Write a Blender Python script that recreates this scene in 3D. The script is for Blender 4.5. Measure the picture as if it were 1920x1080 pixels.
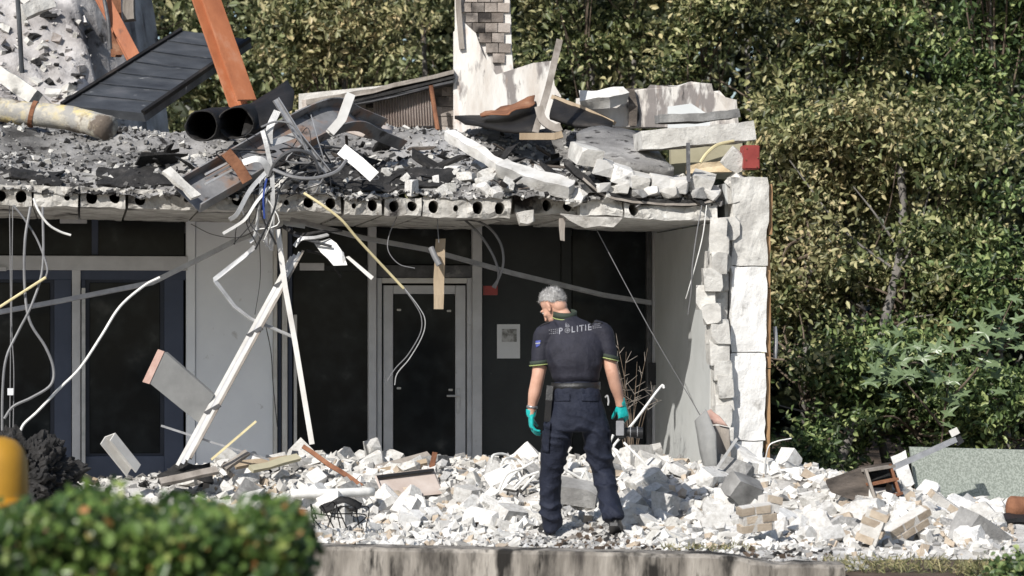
import bpy, bmesh, math, random
import numpy as np
from mathutils import Vector, Matrix, noise, Euler

for o in list(bpy.data.objects):
    bpy.data.objects.remove(o, do_unlink=True)
scene = bpy.context.scene
C = scene.collection
R = math.radians

# ---------------------------------------------------------------- camera
FP = 5400.0          # focal length in photograph pixels (1920 wide)
HZ = 631.0           # horizon row in the photograph
CH = 1.4             # camera height
cam_d = bpy.data.cameras.new('camera')
cam = bpy.data.objects.new('camera', cam_d)
C.objects.link(cam)
cam.location = (0, 0, CH)
cam.rotation_euler = (R(90), 0, 0)
cam_d.sensor_width = 36
cam_d.lens = FP / 1920 * 36
cam_d.shift_y = (HZ - 540) / 1920
cam_d.clip_end = 400
cam_d.dof.use_dof = True
cam_d.dof.focus_distance = 23.0
cam_d.dof.aperture_fstop = 3.0
scene.camera = cam

# ---------------------------------------------------------------- sky, sun, exposure
SUN_EL, SH = 38.0, (0.50, 0.866)           # shadows run to the right and away
w = bpy.data.worlds.new('World')
scene.world = w
w.use_nodes = True
sky = w.node_tree.nodes.new('ShaderNodeTexSky')
sky.sky_type = 'NISHITA'
sky.sun_disc = False
sky.sun_elevation = R(SUN_EL)
sky.sun_rotation = R(180) + math.atan2(SH[0], SH[1])
bg = w.node_tree.nodes['Background']
bg.inputs['Strength'].default_value = 0.095
w.node_tree.links.new(sky.outputs[0], bg.inputs[0])
sl = bpy.data.lights.new('sun', 'SUN')
sl.energy = 4.7
sl.angle = R(0.53)
sl.color = (1.0, 0.965, 0.91)
sun = bpy.data.objects.new('sun', sl)
C.objects.link(sun)
sun.rotation_euler = Vector((SH[0], SH[1], -math.tan(R(SUN_EL)))).to_track_quat('-Z', 'Y').to_euler()
sun.location = (-8, -18, 16)
scene.view_settings.view_transform = 'Standard'
scene.view_settings.look = 'None'
scene.view_settings.exposure = 0.3
scene.view_settings.gamma = 1.0
scene.view_settings.use_curve_mapping = False

rng = np.random.default_rng(7)
rnd = random.Random(11)

# ---------------------------------------------------------------- places
def at(px, py, Y):
    """a point seen at photo pixel px,py that stands at distance Y"""
    return Vector(((px - 960) * Y / FP, Y, CH + (HZ - py) * Y / FP))

A9 = R(8.5)
EU = Vector((math.cos(A9), math.sin(A9), 0))      # along the facade, to the right
EV = Vector((-math.sin(A9), math.cos(A9), 0))     # into the building
P0 = Vector((1.604, 22.8, 0))                     # front right corner
BV = 2.4                                          # depth of the porch
def uvz(u, v, z):
    return P0 + EU * u + EV * v + Vector((0, 0, z))
def BU(px, py, v):
    k = (px - 960) / FP
    c, s = math.cos(A9), math.sin(A9)
    u = (k * (P0.y + v * c) - P0.x + v * s) / (c - k * s)
    Y = P0.y + u * s + v * c
    return u, CH + (HZ - py) * Y / FP
def B(px, py, v):
    u, z = BU(px, py, v)
    return uvz(u, v, z)

# ---------------------------------------------------------------- objects
WL = {}
def tag(o, label=None, cat=None, group=None, kind=None):
    if label: o['label'] = label
    if cat: o['category'] = cat
    if group: o['group'] = group
    if kind: o['kind'] = kind
    elif label: o['kind'] = 'thing'
    return o
def thing(name, label, cat, loc, group=None):
    o = bpy.data.objects.new(name, None)
    o.empty_display_size = 0.2
    C.objects.link(o)
    o.location = loc
    WL[o.name] = Vector(loc)
    return tag(o, label, cat, group)
def obj(name, bm, m, parent=None, smooth=False, keep=False):
    """bmesh or mesh with world coordinates -> one object with its origin at its base"""
    if isinstance(bm, bmesh.types.BMesh):
        bmesh.ops.recalc_face_normals(bm, faces=bm.faces)
        me = bpy.data.meshes.new(name)
        bm.to_mesh(me)
        bm.free()
    else:
        me = bm
    n = len(me.vertices)
    co = np.empty(n * 3, dtype=np.float32)
    me.vertices.foreach_get('co', co)
    co = co.reshape(-1, 3)
    lo, hi = co.min(0), co.max(0)
    b = Vector(((lo[0] + hi[0]) / 2, (lo[1] + hi[1]) / 2, lo[2]))
    b = Vector([float(q) for q in b])
    co -= np.array(b, dtype=np.float32)
    me.vertices.foreach_set('co', co.ravel())
    me.update()
    if smooth:
        me.polygons.foreach_set('use_smooth', [True] * len(me.polygons))
    if m is not None:
        for q in (m if isinstance(m, (list, tuple)) else [m]):
            me.materials.append(q)
    o = bpy.data.objects.new(name, me)
    C.objects.link(o)
    WL[o.name] = b
    if parent:
        o.parent = parent
        o.location = b - WL[parent.name]
    else:
        o.location = b
    return o
def one(name, bm, m, label, cat, group=None, kind=None, smooth=False):
    return tag(obj(name, bm, m, None, smooth), label, cat, group, kind)

# ---------------------------------------------------------------- shapes
def NB(): return bmesh.new()
def hexa(bm, p):
    """8 points: 4 of one face, 4 of the opposite face"""
    v = [bm.verts.new(q) for q in p]
    for f in ((0, 1, 2, 3), (7, 6, 5, 4), (0, 4, 5, 1), (1, 5, 6, 2), (2, 6, 7, 3), (3, 7, 4, 0)):
        bm.faces.new([v[i] for i in f])
    return v
def ubox(bm, u0, u1, v0, v1, z0, z1):
    return hexa(bm, [uvz(u0, v0, z0), uvz(u1, v0, z0), uvz(u1, v1, z0), uvz(u0, v1, z0),
                     uvz(u0, v0, z1), uvz(u1, v0, z1), uvz(u1, v1, z1), uvz(u0, v1, z1)])
def wbox(bm, x0, y0, x1, y1, v0, v1):
    """upright box in the building's frame that covers photo pixels x0..x1, y0..y1 at depth v0"""
    u0, _ = BU(x0, y0, v0); u1, _ = BU(x1, y0, v0)
    _, zt = BU((x0 + x1) / 2, y0, v0); _, zb = BU((x0 + x1) / 2, y1, v0)
    return ubox(bm, u0, u1, v0, v1, zb, zt)
def plate(bm, pts, th):
    """polygon of world points with real thickness th (vector)"""
    th = Vector(th)
    a = [bm.verts.new(p) for p in pts]
    b = [bm.verts.new(Vector(p) + th) for p in pts]
    bm.faces.new(a)
    bm.faces.new(b[::-1])
    n = len(pts)
    for i in range(n):
        bm.faces.new([a[i], b[i], b[(i + 1) % n], a[(i + 1) % n]])
def smoothpath(pts, k=6):
    pts = [Vector(p) for p in pts]
    if len(pts) < 3: return pts
    q = [pts[0] * 2 - pts[1]] + pts + [pts[-1] * 2 - pts[-2]]
    out = []
    for i in range(1, len(q) - 2):
        a, b, c, d = q[i - 1], q[i], q[i + 1], q[i + 2]
        for j in range(k):
            t = j / k
            out.append(0.5 * ((2 * b) + (c - a) * t + (2 * a - 5 * b + 4 * c - d) * t * t + (3 * b - a - 3 * c + d) * t ** 3))
    out.append(pts[-1])
    return out
def sweep(bm, path, prof, ref=(0, -1, 0), scale=None, twist=0.0, ends=True):
    """prof: 2D points; second axis keeps close to ref"""
    path = [Vector(p) for p in path]
    n = len(path)
    rings = []
    b = Vector(ref)
    for i, p in enumerate(path):
        t = (path[min(i + 1, n - 1)] - path[max(i - 1, 0)]).normalized()
        b = b - t * b.dot(t)
        if b.length < 1e-4: b = t.orthogonal()
        b.normalize()
        a = t.cross(b)
        s = 1.0 if scale is None else scale[i]
        th = twist * i / max(1, n - 1)
        ca, sa = math.cos(th), math.sin(th)
        a2, b2 = a * ca + b * sa, b * ca - a * sa
        rings.append([bm.verts.new(p + a2 * q[0] * s + b2 * q[1] * s) for q in prof])
    m = len(prof)
    for i in range(n - 1):
        for j in range(m):
            bm.faces.new([rings[i][j], rings[i][(j + 1) % m], rings[i + 1][(j + 1) % m], rings[i + 1][j]])
    if ends:
        bm.faces.new(rings[0][::-1])
        bm.faces.new(rings[-1])
    return rings
def circ(r, n=8): return [(r * math.cos(2 * math.pi * i / n), r * math.sin(2 * math.pi * i / n)) for i in range(n)]
def rect(a, b): return [(-a / 2, -b / 2), (a / 2, -b / 2), (a / 2, b / 2), (-a / 2, b / 2)]
def uprof(a, b, t): # U channel, open towards +ref
    return [(-a/2, -b/2), (a/2, -b/2), (a/2, b/2), (a/2-t, b/2), (a/2-t, -b/2+t), (-a/2+t, -b/2+t), (-a/2+t, b/2), (-a/2, b/2)]
def iprof(a, b, t):
    h, g = a / 2, b / 2
    return [(-h, -g), (h, -g), (h, -g + t), (t / 2, -g + t), (t / 2, g - t), (h, g - t), (h, g), (-h, g), (-h, g - t), (-t / 2, g - t), (-t / 2, -g + t), (-h, -g + t)]
def tube(pts, r, n=7, k=6, taper=None):
    bm = NB()
    p = smoothpath(pts, k)
    sc = None if taper is None else [1 + (taper - 1) * i / (len(p) - 1) for i in range(len(p))]
    sweep(bm, p, circ(r, n), scale=sc)
    return bm
def bar(pts, a, b, ref=(0, -1, 0), k=0, twist=0.0):
    bm = NB()
    sweep(bm, smoothpath(pts, k) if k else pts, rect(a, b), ref, twist=twist)
    return bm
def px(*l): return [at(*q) for q in l]
def jitter(bm, amt, sc=8.0, seed=0):
    for v in bm.verts:
        v.co += Vector(noise.noise_vector(v.co * sc + Vector((seed * 3.1, seed, 0)))) * amt
def rough(bm, cuts=2, amt=0.01, sc=9.0, seed=0):
    bmesh.ops.subdivide_edges(bm, edges=bm.edges[:], cuts=cuts, use_grid_fill=True)
    jitter(bm, amt, sc, seed)
    return bm
def hullmesh(name, dims, seed, m, jit=0.16, cham=0.5):
    r = random.Random(seed)
    bm = NB()
    for sx in (-1, 1):
        for sy in (-1, 1):
            for sz in (-1, 1):
                c = Vector((sx * (1 - r.random() * jit * 2), sy * (1 - r.random() * jit * 2), sz * (1 - r.random() * jit * 2)))
                if r.random() < cham:
                    e = 0.15 + r.random() * 0.55
                    for ax in range(3):
                        d = c.copy(); d[ax] -= math.copysign(e * (0.4 + r.random()), d[ax])
                        bm.verts.new(d)
                else:
                    bm.verts.new(c)
    for v in bm.verts:
        v.co = Vector((v.co.x * dims[0] / 2, v.co.y * dims[1] / 2, v.co.z * dims[2] / 2))
    h = bmesh.ops.convex_hull(bm, input=bm.verts)
    dead = [g for g in h['geom_interior'] if isinstance(g, bmesh.types.BMVert)]
    bmesh.ops.delete(bm, geom=dead, context='VERTS')
    bmesh.ops.dissolve_limit(bm, angle_limit=R(4), verts=bm.verts[:], edges=bm.edges[:])
    bmesh.ops.recalc_face_normals(bm, faces=bm.faces)
    me = bpy.data.meshes.new(name)
    bm.to_mesh(me); bm.free()
    me.materials.append(m)
    return me
def sst(a, b, x):
    t = min(1, max(0, (x - a) / (b - a)))
    return t * t * (3 - 2 * t)
def fbm(x, y, z=0.0, o=4):
    return noise.fractal(Vector((x, y, z)), 1.0, 2.0, o)

# ---------------------------------------------------------------- materials
def newmat(name):
    m = bpy.data.materials.new(name)
    m.use_nodes = True
    nt = m.node_tree
    return m, nt, nt.nodes['Principled BSDF']
def nnode(nt, t, **k):
    n = nt.nodes.new(t)
    for a, b in k.items():
        if a in n.inputs: n.inputs[a].default_value = b
        else: setattr(n, a, b)
    return n
def ramp(nt, stops, src):
    r = nt.nodes.new('ShaderNodeValToRGB')
    e = r.color_ramp.elements
    while len(e) < len(stops): e.new(0.5)
    for i, (p, c) in enumerate(stops):
        e[i].position = p
        e[i].color = (*c, 1) if len(c) == 3 else c
    nt.links.new(src, r.inputs[0])
    return r
def coords(nt, stretch=(1, 1, 1), randomise=True):
    tc = nt.nodes.new('ShaderNodeTexCoord')
    mp = nt.nodes.new('ShaderNodeMapping')
    mp.inputs['Scale'].default_value = stretch
    nt.links.new(tc.outputs['Object'], mp.inputs['Vector'])
    if randomise:
        oi = nt.nodes.new('ShaderNodeObjectInfo')
        mu = nnode(nt, 'ShaderNodeMath', operation='MULTIPLY'); mu.inputs[1].default_value = 37.0
        nt.links.new(oi.outputs['Random'], mu.inputs[0])
        nt.links.new(mu.outputs[0], mp.inputs['Location'])
    return mp.outputs[0]
def mat(name, stops, scale=6, rough_=0.85, bump=0.3, bscale=45, metal=0.0, stretch=(1, 1, 1), spots=None, spec=0.3, detail=7, var=0.0, dist=0.0, rr=0.0):
    m, nt, p = newmat(name)
    L = nt.links.new
    co = coords(nt, stretch)
    n1 = nnode(nt, 'ShaderNodeTexNoise', Scale=scale, Detail=detail, Roughness=0.62, Distortion=dist)
    L(co, n1.inputs['Vector'])
    col = ramp(nt, stops, n1.outputs['Fac']).outputs[0]
    for sp in (spots or []):
        c, sc, lo, hi = sp[:4]
        st = sp[4] if len(sp) > 4 else None
        n2 = nnode(nt, 'ShaderNodeTexNoise', Scale=sc, Detail=5, Roughness=0.6)
        L(coords(nt, st) if st else co, n2.inputs['Vector'])
        f = ramp(nt, [(lo, (0, 0, 0)), (hi, (1, 1, 1))], n2.outputs['Fac'])
        mx = nnode(nt, 'ShaderNodeMix', data_type='RGBA')
        L(f.outputs[0], mx.inputs[0]); L(col, mx.inputs[6]); mx.inputs[7].default_value = (*c, 1)
        col = mx.outputs[2]
    if var:
        oi = nt.nodes.new('ShaderNodeObjectInfo')
        hs = nt.nodes.new('ShaderNodeHueSaturation')
        mr = nnode(nt, 'ShaderNodeMapRange'); mr.inputs[3].default_value = 1 - var; mr.inputs[4].default_value = 1 + var * 0.35
        L(oi.outputs['Random'], mr.inputs[0]); L(mr.outputs[0], hs.inputs['Value']); L(col, hs.inputs['Color'])
        col = hs.outputs[0]
    L(col, p.inputs['Base Color'])
    p.inputs['Roughness'].default_value = rough_
    p.inputs['Metallic'].default_value = metal
    p.inputs['Specular IOR Level'].default_value = spec
    if rr:
        mr = nnode(nt, 'ShaderNodeMapRange'); mr.inputs[3].default_value = rough_ - rr; mr.inputs[4].default_value = min(1, rough_ + rr)
        L(n1.outputs['Fac'], mr.inputs[0]); L(mr.outputs[0], p.inputs['Roughness'])
    if bump:
        nb = nnode(nt, 'ShaderNodeTexNoise', Scale=bscale, Detail=6, Roughness=0.7)
        L(co, nb.inputs['Vector'])
        bp = nnode(nt, 'ShaderNodeBump', Strength=bump, Distance=0.02)
        L(nb.outputs['Fac'], bp.inputs['Height'])
        L(bp.outputs[0], p.inputs['Normal'])
    return m
def leafmat(name, stops, trans=0.35, zone=None, rough_=0.45, spec=0.45, sat=0.92):
    m, nt, p = newmat(name)
    L = nt.links.new
    g = nt.nodes.new('ShaderNodeNewGeometry')
    col = ramp(nt, stops, g.outputs['Random Per Island']).outputs[0]
    if zone:
        c, sc, lo, hi = zone
        tc = nt.nodes.new('ShaderNodeTexCoord')
        n2 = nnode(nt, 'ShaderNodeTexNoise', Scale=sc, Detail=3)
        L(tc.outputs['Object'], n2.inputs['Vector'])
        f = ramp(nt, [(lo, (0, 0, 0)), (hi, (0.85, 0.85, 0.85))], n2.outputs['Fac'])
        mx = nnode(nt, 'ShaderNodeMix', data_type='RGBA')
        L(f.outputs[0], mx.inputs[0]); L(col, mx.inputs[6])
        c2 = ramp(nt, c, g.outputs['Random Per Island']).outputs[0]
        L(c2, mx.inputs[7])
        col = mx.outputs[2]
    hs = nt.nodes.new('ShaderNodeHueSaturation'); hs.inputs['Saturation'].default_value = sat; hs.inputs['Value'].default_value = 1.22
    L(col, hs.inputs['Color']); col = hs.outputs[0]
    L(col, p.inputs['Base Color'])
    p.inputs['Roughness'].default_value = rough_
    p.inputs['Specular IOR Level'].default_value = spec
    tr = nt.nodes.new('ShaderNodeBsdfTranslucent')
    L(col, tr.inputs['Color'])
    ms = nt.nodes.new('ShaderNodeMixShader'); ms.inputs[0].default_value = trans
    out = nt.nodes['Material Output']
    L(p.outputs[0], ms.inputs[1]); L(tr.outputs[0], ms.inputs[2]); L(ms.outputs[0], out.inputs[0])
    return m
def plain(name, c, rough_=0.5, metal=0.0, spec=0.4, var=0.25, scale=14, bump=0.08):
    d = tuple(x * (1 - var) for x in c)
    return mat(name, [(0.3, d), (0.7, c)], scale, rough_, bump, 60, metal, spec=spec)

M = {}
M['concrete'] = mat('concrete', [(0.3, (0.36, 0.345, 0.32)), (0.55, (0.55, 0.535, 0.5)), (0.75, (0.68, 0.665, 0.63))], 7, 0.9, 0.5, 40, spots=[((0.05, 0.047, 0.045), 3.0, 0.60, 0.72)])
M['slab'] = mat('slab_concrete', [(0.3, (0.24, 0.225, 0.20)), (0.5, (0.43, 0.41, 0.375)), (0.7, (0.58, 0.56, 0.52))], 5, 0.92, 0.6, 35, spots=[((0.035, 0.03, 0.028), 2.2, 0.56, 0.68), ((0.16, 0.14, 0.12), 16, 0.58, 0.7)])
M['white'] = mat('white_block', [(0.3, (0.46, 0.44, 0.41)), (0.5, (0.63, 0.615, 0.585)), (0.7, (0.76, 0.75, 0.73))], 6, 0.95, 0.45, 35, spots=[((0.33, 0.31, 0.28), 11, 0.62, 0.74), ((0.10, 0.095, 0.09), 3.0, 0.68, 0.76)], var=0.28)
M['greyblock'] = mat('grey_block', [(0.3, (0.17, 0.165, 0.16)), (0.55, (0.30, 0.295, 0.285)), (0.75, (0.46, 0.45, 0.435))], 6, 0.92, 0.5, 40, var=0.3)
M['dust'] = mat('rubble_dust', [(0.28, (0.20, 0.185, 0.165)), (0.45, (0.46, 0.44, 0.41)), (0.62, (0.66, 0.645, 0.62))], 2.6, 0.97, 0.9, 30, spots=[((0.07, 0.062, 0.056), 5, 0.56, 0.68)])
M['ash'] = mat('ash', [(0.3, (0.045, 0.043, 0.041)), (0.48, (0.21, 0.203, 0.196)), (0.64, (0.40, 0.39, 0.38))], 1.1, 0.97, 1.0, 28, spots=[((0.42, 0.41, 0.39), 4.0, 0.58, 0.70), ((0.02, 0.018, 0.017), 7.5, 0.58, 0.66)])
M['ashlight'] = mat('pale_ash', [(0.3, (0.14, 0.125, 0.12)), (0.46, (0.36, 0.34, 0.33)), (0.62, (0.58, 0.56, 0.55))], 1.5, 0.97, 1.0, 22, spots=[((0.04, 0.036, 0.034), 3.2, 0.60, 0.69), ((0.30, 0.22, 0.16), 2.0, 0.64, 0.74)])
M['char'] = mat('char', [(0.3, (0.008, 0.008, 0.008)), (0.6, (0.035, 0.033, 0.032)), (0.8, (0.09, 0.085, 0.08))], 9, 0.8, 0.8, 50)
M['soil'] = mat('soil', [(0.3, (0.05, 0.036, 0.026)), (0.55, (0.10, 0.072, 0.052)), (0.75, (0.17, 0.135, 0.105))], 3, 0.97, 0.9, 40)
M['brickbeige'] = mat('beige_brick', [(0.3, (0.36, 0.29, 0.22)), (0.6, (0.50, 0.42, 0.33)), (0.8, (0.6, 0.53, 0.45))], 12, 0.92, 0.4, 70, var=0.3)
M['mortar'] = mat('mortar', [(0.3, (0.42, 0.40, 0.37)), (0.7, (0.62, 0.6, 0.57))], 12, 0.95, 0.5, 70)
M['soot_brick'] = mat('sooty_brick', [(0.3, (0.22, 0.18, 0.155)), (0.5, (0.38, 0.33, 0.29)), (0.7, (0.50, 0.45, 0.41))], 3, 0.9, 0.5, 60, var=0.45, spots=[((0.03, 0.026, 0.024), 1.4, 0.48, 0.62)])
M['plaster'] = mat('scorched_plaster', [(0.3, (0.44, 0.38, 0.33)), (0.5, (0.58, 0.55, 0.51)), (0.68, (0.68, 0.665, 0.64))], 2.6, 0.9, 0.4, 30, stretch=(1.6, 1.6, 0.45), spots=[((0.22, 0.20, 0.19), 3.0, 0.52, 0.58), ((0.40, 0.29, 0.22), 2.6, 0.62, 0.76), ((0.05, 0.046, 0.044), 4.5, 0.66, 0.72)])
M['wallwhite'] = mat('white_panel', [(0.3, (0.70, 0.72, 0.76)), (0.7, (0.79, 0.81, 0.84))], 2.0, 0.6, 0.08, 30, spots=[((0.40, 0.39, 0.38), 6, 0.66, 0.76)])
M['wallgrey'] = mat('grey_rendered_wall', [(0.3, (0.40, 0.41, 0.40)), (0.7, (0.50, 0.51, 0.50))], 1.6, 0.85, 0.15, 50, spots=[((0.36, 0.36, 0.35), 3.0, 0.60, 0.72)])
M['insul'] = mat('white_insulation', [(0.3, (0.54, 0.53, 0.51)), (0.5, (0.70, 0.69, 0.67)), (0.7, (0.78, 0.775, 0.76))], 4, 0.9, 0.6, 18, spots=[((0.40, 0.385, 0.36), 7, 0.63, 0.73)])
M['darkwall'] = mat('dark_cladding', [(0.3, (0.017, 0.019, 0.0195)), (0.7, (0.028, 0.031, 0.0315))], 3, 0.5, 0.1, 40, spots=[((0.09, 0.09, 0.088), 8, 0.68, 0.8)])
M['navy'] = mat('navy_paint', [(0.3, (0.018, 0.022, 0.035)), (0.7, (0.030, 0.036, 0.055))], 3, 0.4, 0.05, 40)
M['slateblue'] = mat('slate_blue_paint', [(0.3, (0.04, 0.05, 0.08)), (0.7, (0.06, 0.073, 0.11))], 3, 0.45, 0.05, 40)
M['framegrey'] = mat('pale_grey_frame', [(0.3, (0.42, 0.42, 0.43)), (0.7, (0.54, 0.54, 0.55))], 5, 0.5, 0.08, 40, spots=[((0.2, 0.19, 0.18), 9, 0.66, 0.78)])
M['framewhite'] = mat('white_frame', [(0.3, (0.48, 0.46, 0.43)), (0.7, (0.62, 0.61, 0.585))], 6, 0.5, 0.1, 40, spots=[((0.3, 0.26, 0.22), 8, 0.66, 0.78)])
m, nt, p = newmat('dusty_dark_glass')
n1 = nnode(nt, 'ShaderNodeTexNoise', Scale=5.0, Detail=6)
nt.links.new(coords(nt), n1.inputs['Vector'])
nt.links.new(ramp(nt, [(0.42, (0.008, 0.0095, 0.011)), (0.62, (0.016, 0.019, 0.021)), (0.8, (0.055, 0.058, 0.058))], n1.outputs['Fac']).outputs[0], p.inputs['Base Color'])
p.inputs['Roughness'].default_value = 0.16
p.inputs['Specular IOR Level'].default_value = 0.15
M['glass'] = m
M['steel'] = mat('galvanised_steel', [(0.3, (0.30, 0.30, 0.31)), (0.7, (0.46, 0.46, 0.47))], 12, 0.45, 0.15, 40, 0.55, rr=0.15)
M['alu'] = mat('bent_aluminium', [(0.3, (0.36, 0.36, 0.355)), (0.7, (0.54, 0.535, 0.53))], 12, 0.45, 0.15, 40, 0.35, rr=0.15)
M['darksteel'] = mat('dark_steel', [(0.3, (0.05, 0.05, 0.052)), (0.7, (0.13, 0.13, 0.135))], 9, 0.5, 0.2, 40, 0.4, spots=[((0.28, 0.27, 0.26), 6, 0.62, 0.75)])
M['blacksheet'] = mat('black_sheet', [(0.3, (0.035, 0.037, 0.042)), (0.55, (0.075, 0.08, 0.088)), (0.75, (0.14, 0.14, 0.148))], 2.2, 0.38, 0.12, 30, 0.3, stretch=(1, 3, 1), spots=[((0.42, 0.42, 0.42), 4.5, 0.66, 0.74)])
M['burnt'] = mat('burnt_sheet', [(0.3, (0.006, 0.006, 0.006)), (0.6, (0.022, 0.02, 0.019)), (0.8, (0.07, 0.055, 0.045))], 3, 0.6, 0.4, 30, 0.2)
M['orange'] = mat('orange_primer_steel', [(0.3, (0.25, 0.085, 0.04)), (0.55, (0.38, 0.14, 0.065)), (0.75, (0.48, 0.27, 0.18))], 3, 0.55, 0.2, 40, stretch=(1, 1, .4), spots=[((0.10, 0.05, 0.035), 5, 0.62, 0.74)])
M['rust'] = mat('rust', [(0.3, (0.12, 0.05, 0.028)), (0.6, (0.26, 0.12, 0.065)), (0.8, (0.38, 0.24, 0.16))], 7, 0.85, 0.5, 50)
M['channel'] = mat('scorched_channel', [(0.3, (0.11, 0.11, 0.115)), (0.55, (0.22, 0.22, 0.225)), (0.75, (0.36, 0.345, 0.33))], 4, 0.5, 0.2, 40, 0.3, spots=[((0.26, 0.18, 0.14), 3.5, 0.50, 0.62), ((0.04, 0.038, 0.036), 6, .58, .68)])
M['wood'] = mat('raw_wood', [(0.3, (0.24, 0.18, 0.12)), (0.6, (0.36, 0.285, 0.20)), (0.8, (0.46, 0.39, 0.30))], 5, 0.85, 0.4, 40, stretch=(1, 1, .2))
M['orangewood'] = mat('orange_wood', [(0.3, (0.25, 0.14, 0.07)), (0.6, (0.37, 0.23, 0.12)), (0.8, (0.44, 0.32, 0.21))], 6, 0.85, 0.4, 40, stretch=(1, 1, .2))
M['greywood'] = mat('grey_wood', [(0.3, (0.15, 0.13, 0.11)), (0.6, (0.29, 0.26, 0.23)), (0.8, (0.42, 0.39, 0.35))], 8, 0.9, 0.4, 40, stretch=(1, 1, .25))
M['charwood'] = mat('charred_wood', [(0.3, (0.03, 0.026, 0.023)), (0.6, (0.12, 0.10, 0.085)), (0.8, (0.24, 0.2, 0.17))], 6, 0.9, 0.5, 40, stretch=(.6, .6, 2))
M['boardgrey'] = mat('grey_board', [(0.3, (0.20, 0.20, 0.195)), (0.7, (0.27, 0.27, 0.262))], 6, 0.7, 0.15, 40, spots=[((0.4, 0.39, 0.37), 9, 0.66, 0.78)])
M['pink'] = mat('pink_foam', [(0.3, (0.36, 0.22, 0.18)), (0.7, (0.50, 0.36, 0.31))], 9, 0.9, 0.4, 40)
M['red'] = mat('red_paint', [(0.3, (0.20, 0.035, 0.03)), (0.7, (0.31, 0.06, 0.05))], 5, 0.55, 0.1, 40, spots=[((0.12, 0.03, 0.03), 12, 0.66, 0.74)])
M['beigepanel'] = mat('beige_panel', [(0.3, (0.30, 0.275, 0.19)), (0.7, (0.42, 0.39, 0.28))], 4, 0.8, 0.1, 30)
M['cream'] = mat('cream_foam', [(0.3, (0.55, 0.42, 0.26)), (0.7, (0.68, 0.57, 0.40))], 8, 0.9, 0.5, 30)
M['yellowcable'] = plain('yellowed_plastic', (0.66, 0.57, 0.33), 0.5)
M['whitecable'] = plain('white_plastic', (0.74, 0.73, 0.70), 0.45)
M['greycable'] = plain('grey_plastic', (0.19, 0.19, 0.195), 0.5)  # grey, darkened further to stand in for porch shade on the left loops
M['blackcable'] = plain('black_plastic', (0.02, 0.02, 0.022), 0.5)
M['corr'] = mat('scorched_corrugated', [(0.3, (0.34, 0.27, 0.23)), (0.6, (0.50, 0.44, 0.40)), (0.8, (0.58, 0.54, 0.51))], 2, 0.7, 0.2, 40, spots=[((0.2, 0.1, 0.07), 3, 0.62, 0.75)])
M['yellowpipe'] = mat('flaking_yellow_pipe', [(0.3, (0.20, 0.19, 0.17)), (0.48, (0.44, 0.41, 0.35)), (0.62, (0.56, 0.45, 0.18))], 2.6, 0.85, 0.5, 40, spots=[((0.13, 0.105, 0.085), 3.2, 0.50, 0.58), ((0.3, 0.29, 0.27), 6, .52, .6)])
M['green_panel'] = mat('speckled_green_panel', [(0.40, (0.20, 0.22, 0.19)), (0.5, (0.26, 0.285, 0.25)), (0.60, (0.33, 0.355, 0.315))], 70, 0.75, 0.2, 60, detail=2)
M['yellow'] = plain('yellow_plastic', (0.40, 0.21, 0.02), 0.5, var=0.12)
M['kerb'] = mat('stained_low_wall', [(0.3, (0.07, 0.062, 0.055)), (0.48, (0.21, 0.19, 0.165)), (0.66, (0.37, 0.34, 0.30))], 4.5, 0.95, 0.5, 40, stretch=(1.4, 1.4, 0.25), spots=[((0.02, 0.018, 0.016), 3.5, 0.50, 0.60, (1.0, 1.0, .3)), ((0.02, 0.018, 0.016), 14, 0.55, 0.7)])
M['bark'] = mat('grey_bark', [(0.3, (0.08, 0.072, 0.065)), (0.6, (0.20, 0.185, 0.17)), (0.8, (0.33, 0.315, 0.30))], 9, 0.95, 0.8, 40, stretch=(1, 1, .3))
M['twig'] = mat('twig', [(0.3, (0.07, 0.05, 0.035)), (0.7, (0.19, 0.15, 0.115))], 9, 0.95, 0.3, 40)
M['paper'] = plain('paper', (0.62, 0.63, 0.64), 0.8, var=0.05)
M['print'] = mat('faded_print', [(0.45, (0.42, 0.42, 0.42)), (0.6, (0.16, 0.16, 0.15))], 18, 0.8, 0)
# leaves
G1 = [(0.0, (0.018, 0.028, 0.010)), (0.35, (0.06, 0.082, 0.026)), (0.65, (0.15, 0.175, 0.06)), (0.85, (0.31, 0.315, 0.13)), (1.0, (0.50, 0.46, 0.23))]
TAN = [(0.0, (0.05, 0.055, 0.02)), (0.35, (0.16, 0.16, 0.065)), (0.7, (0.34, 0.315, 0.15)), (1.0, (0.52, 0.41, 0.21))]
G2 = [(0.0, (0.018, 0.035, 0.012)), (0.35, (0.055, 0.095, 0.028)), (0.7, (0.14, 0.205, 0.06)), (1.0, (0.36, 0.41, 0.15))]
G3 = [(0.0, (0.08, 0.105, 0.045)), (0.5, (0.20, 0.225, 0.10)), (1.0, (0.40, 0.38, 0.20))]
M['leaf_olive'] = leafmat('olive_leaf', G1, zone=(TAN, 1.1, 0.48, 0.62))
M['leaf_tan'] = leafmat('scorched_leaf', TAN, zone=(G1, 1.3, 0.44, 0.58))
M['leaf_green'] = leafmat('green_leaf', G2, zone=(G1, 1.2, 0.56, 0.7))
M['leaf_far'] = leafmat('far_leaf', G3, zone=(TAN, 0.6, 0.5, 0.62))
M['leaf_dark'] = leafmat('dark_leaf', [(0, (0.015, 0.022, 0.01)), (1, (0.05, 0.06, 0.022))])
M['leaf_blue'] = leafmat('bluish_maple_leaf', [(0, (0.05, 0.085, 0.06)), (0.6, (0.085, 0.13, 0.085)), (1, (0.13, 0.18, 0.07))], 0.2, rough_=0.35)
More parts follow.
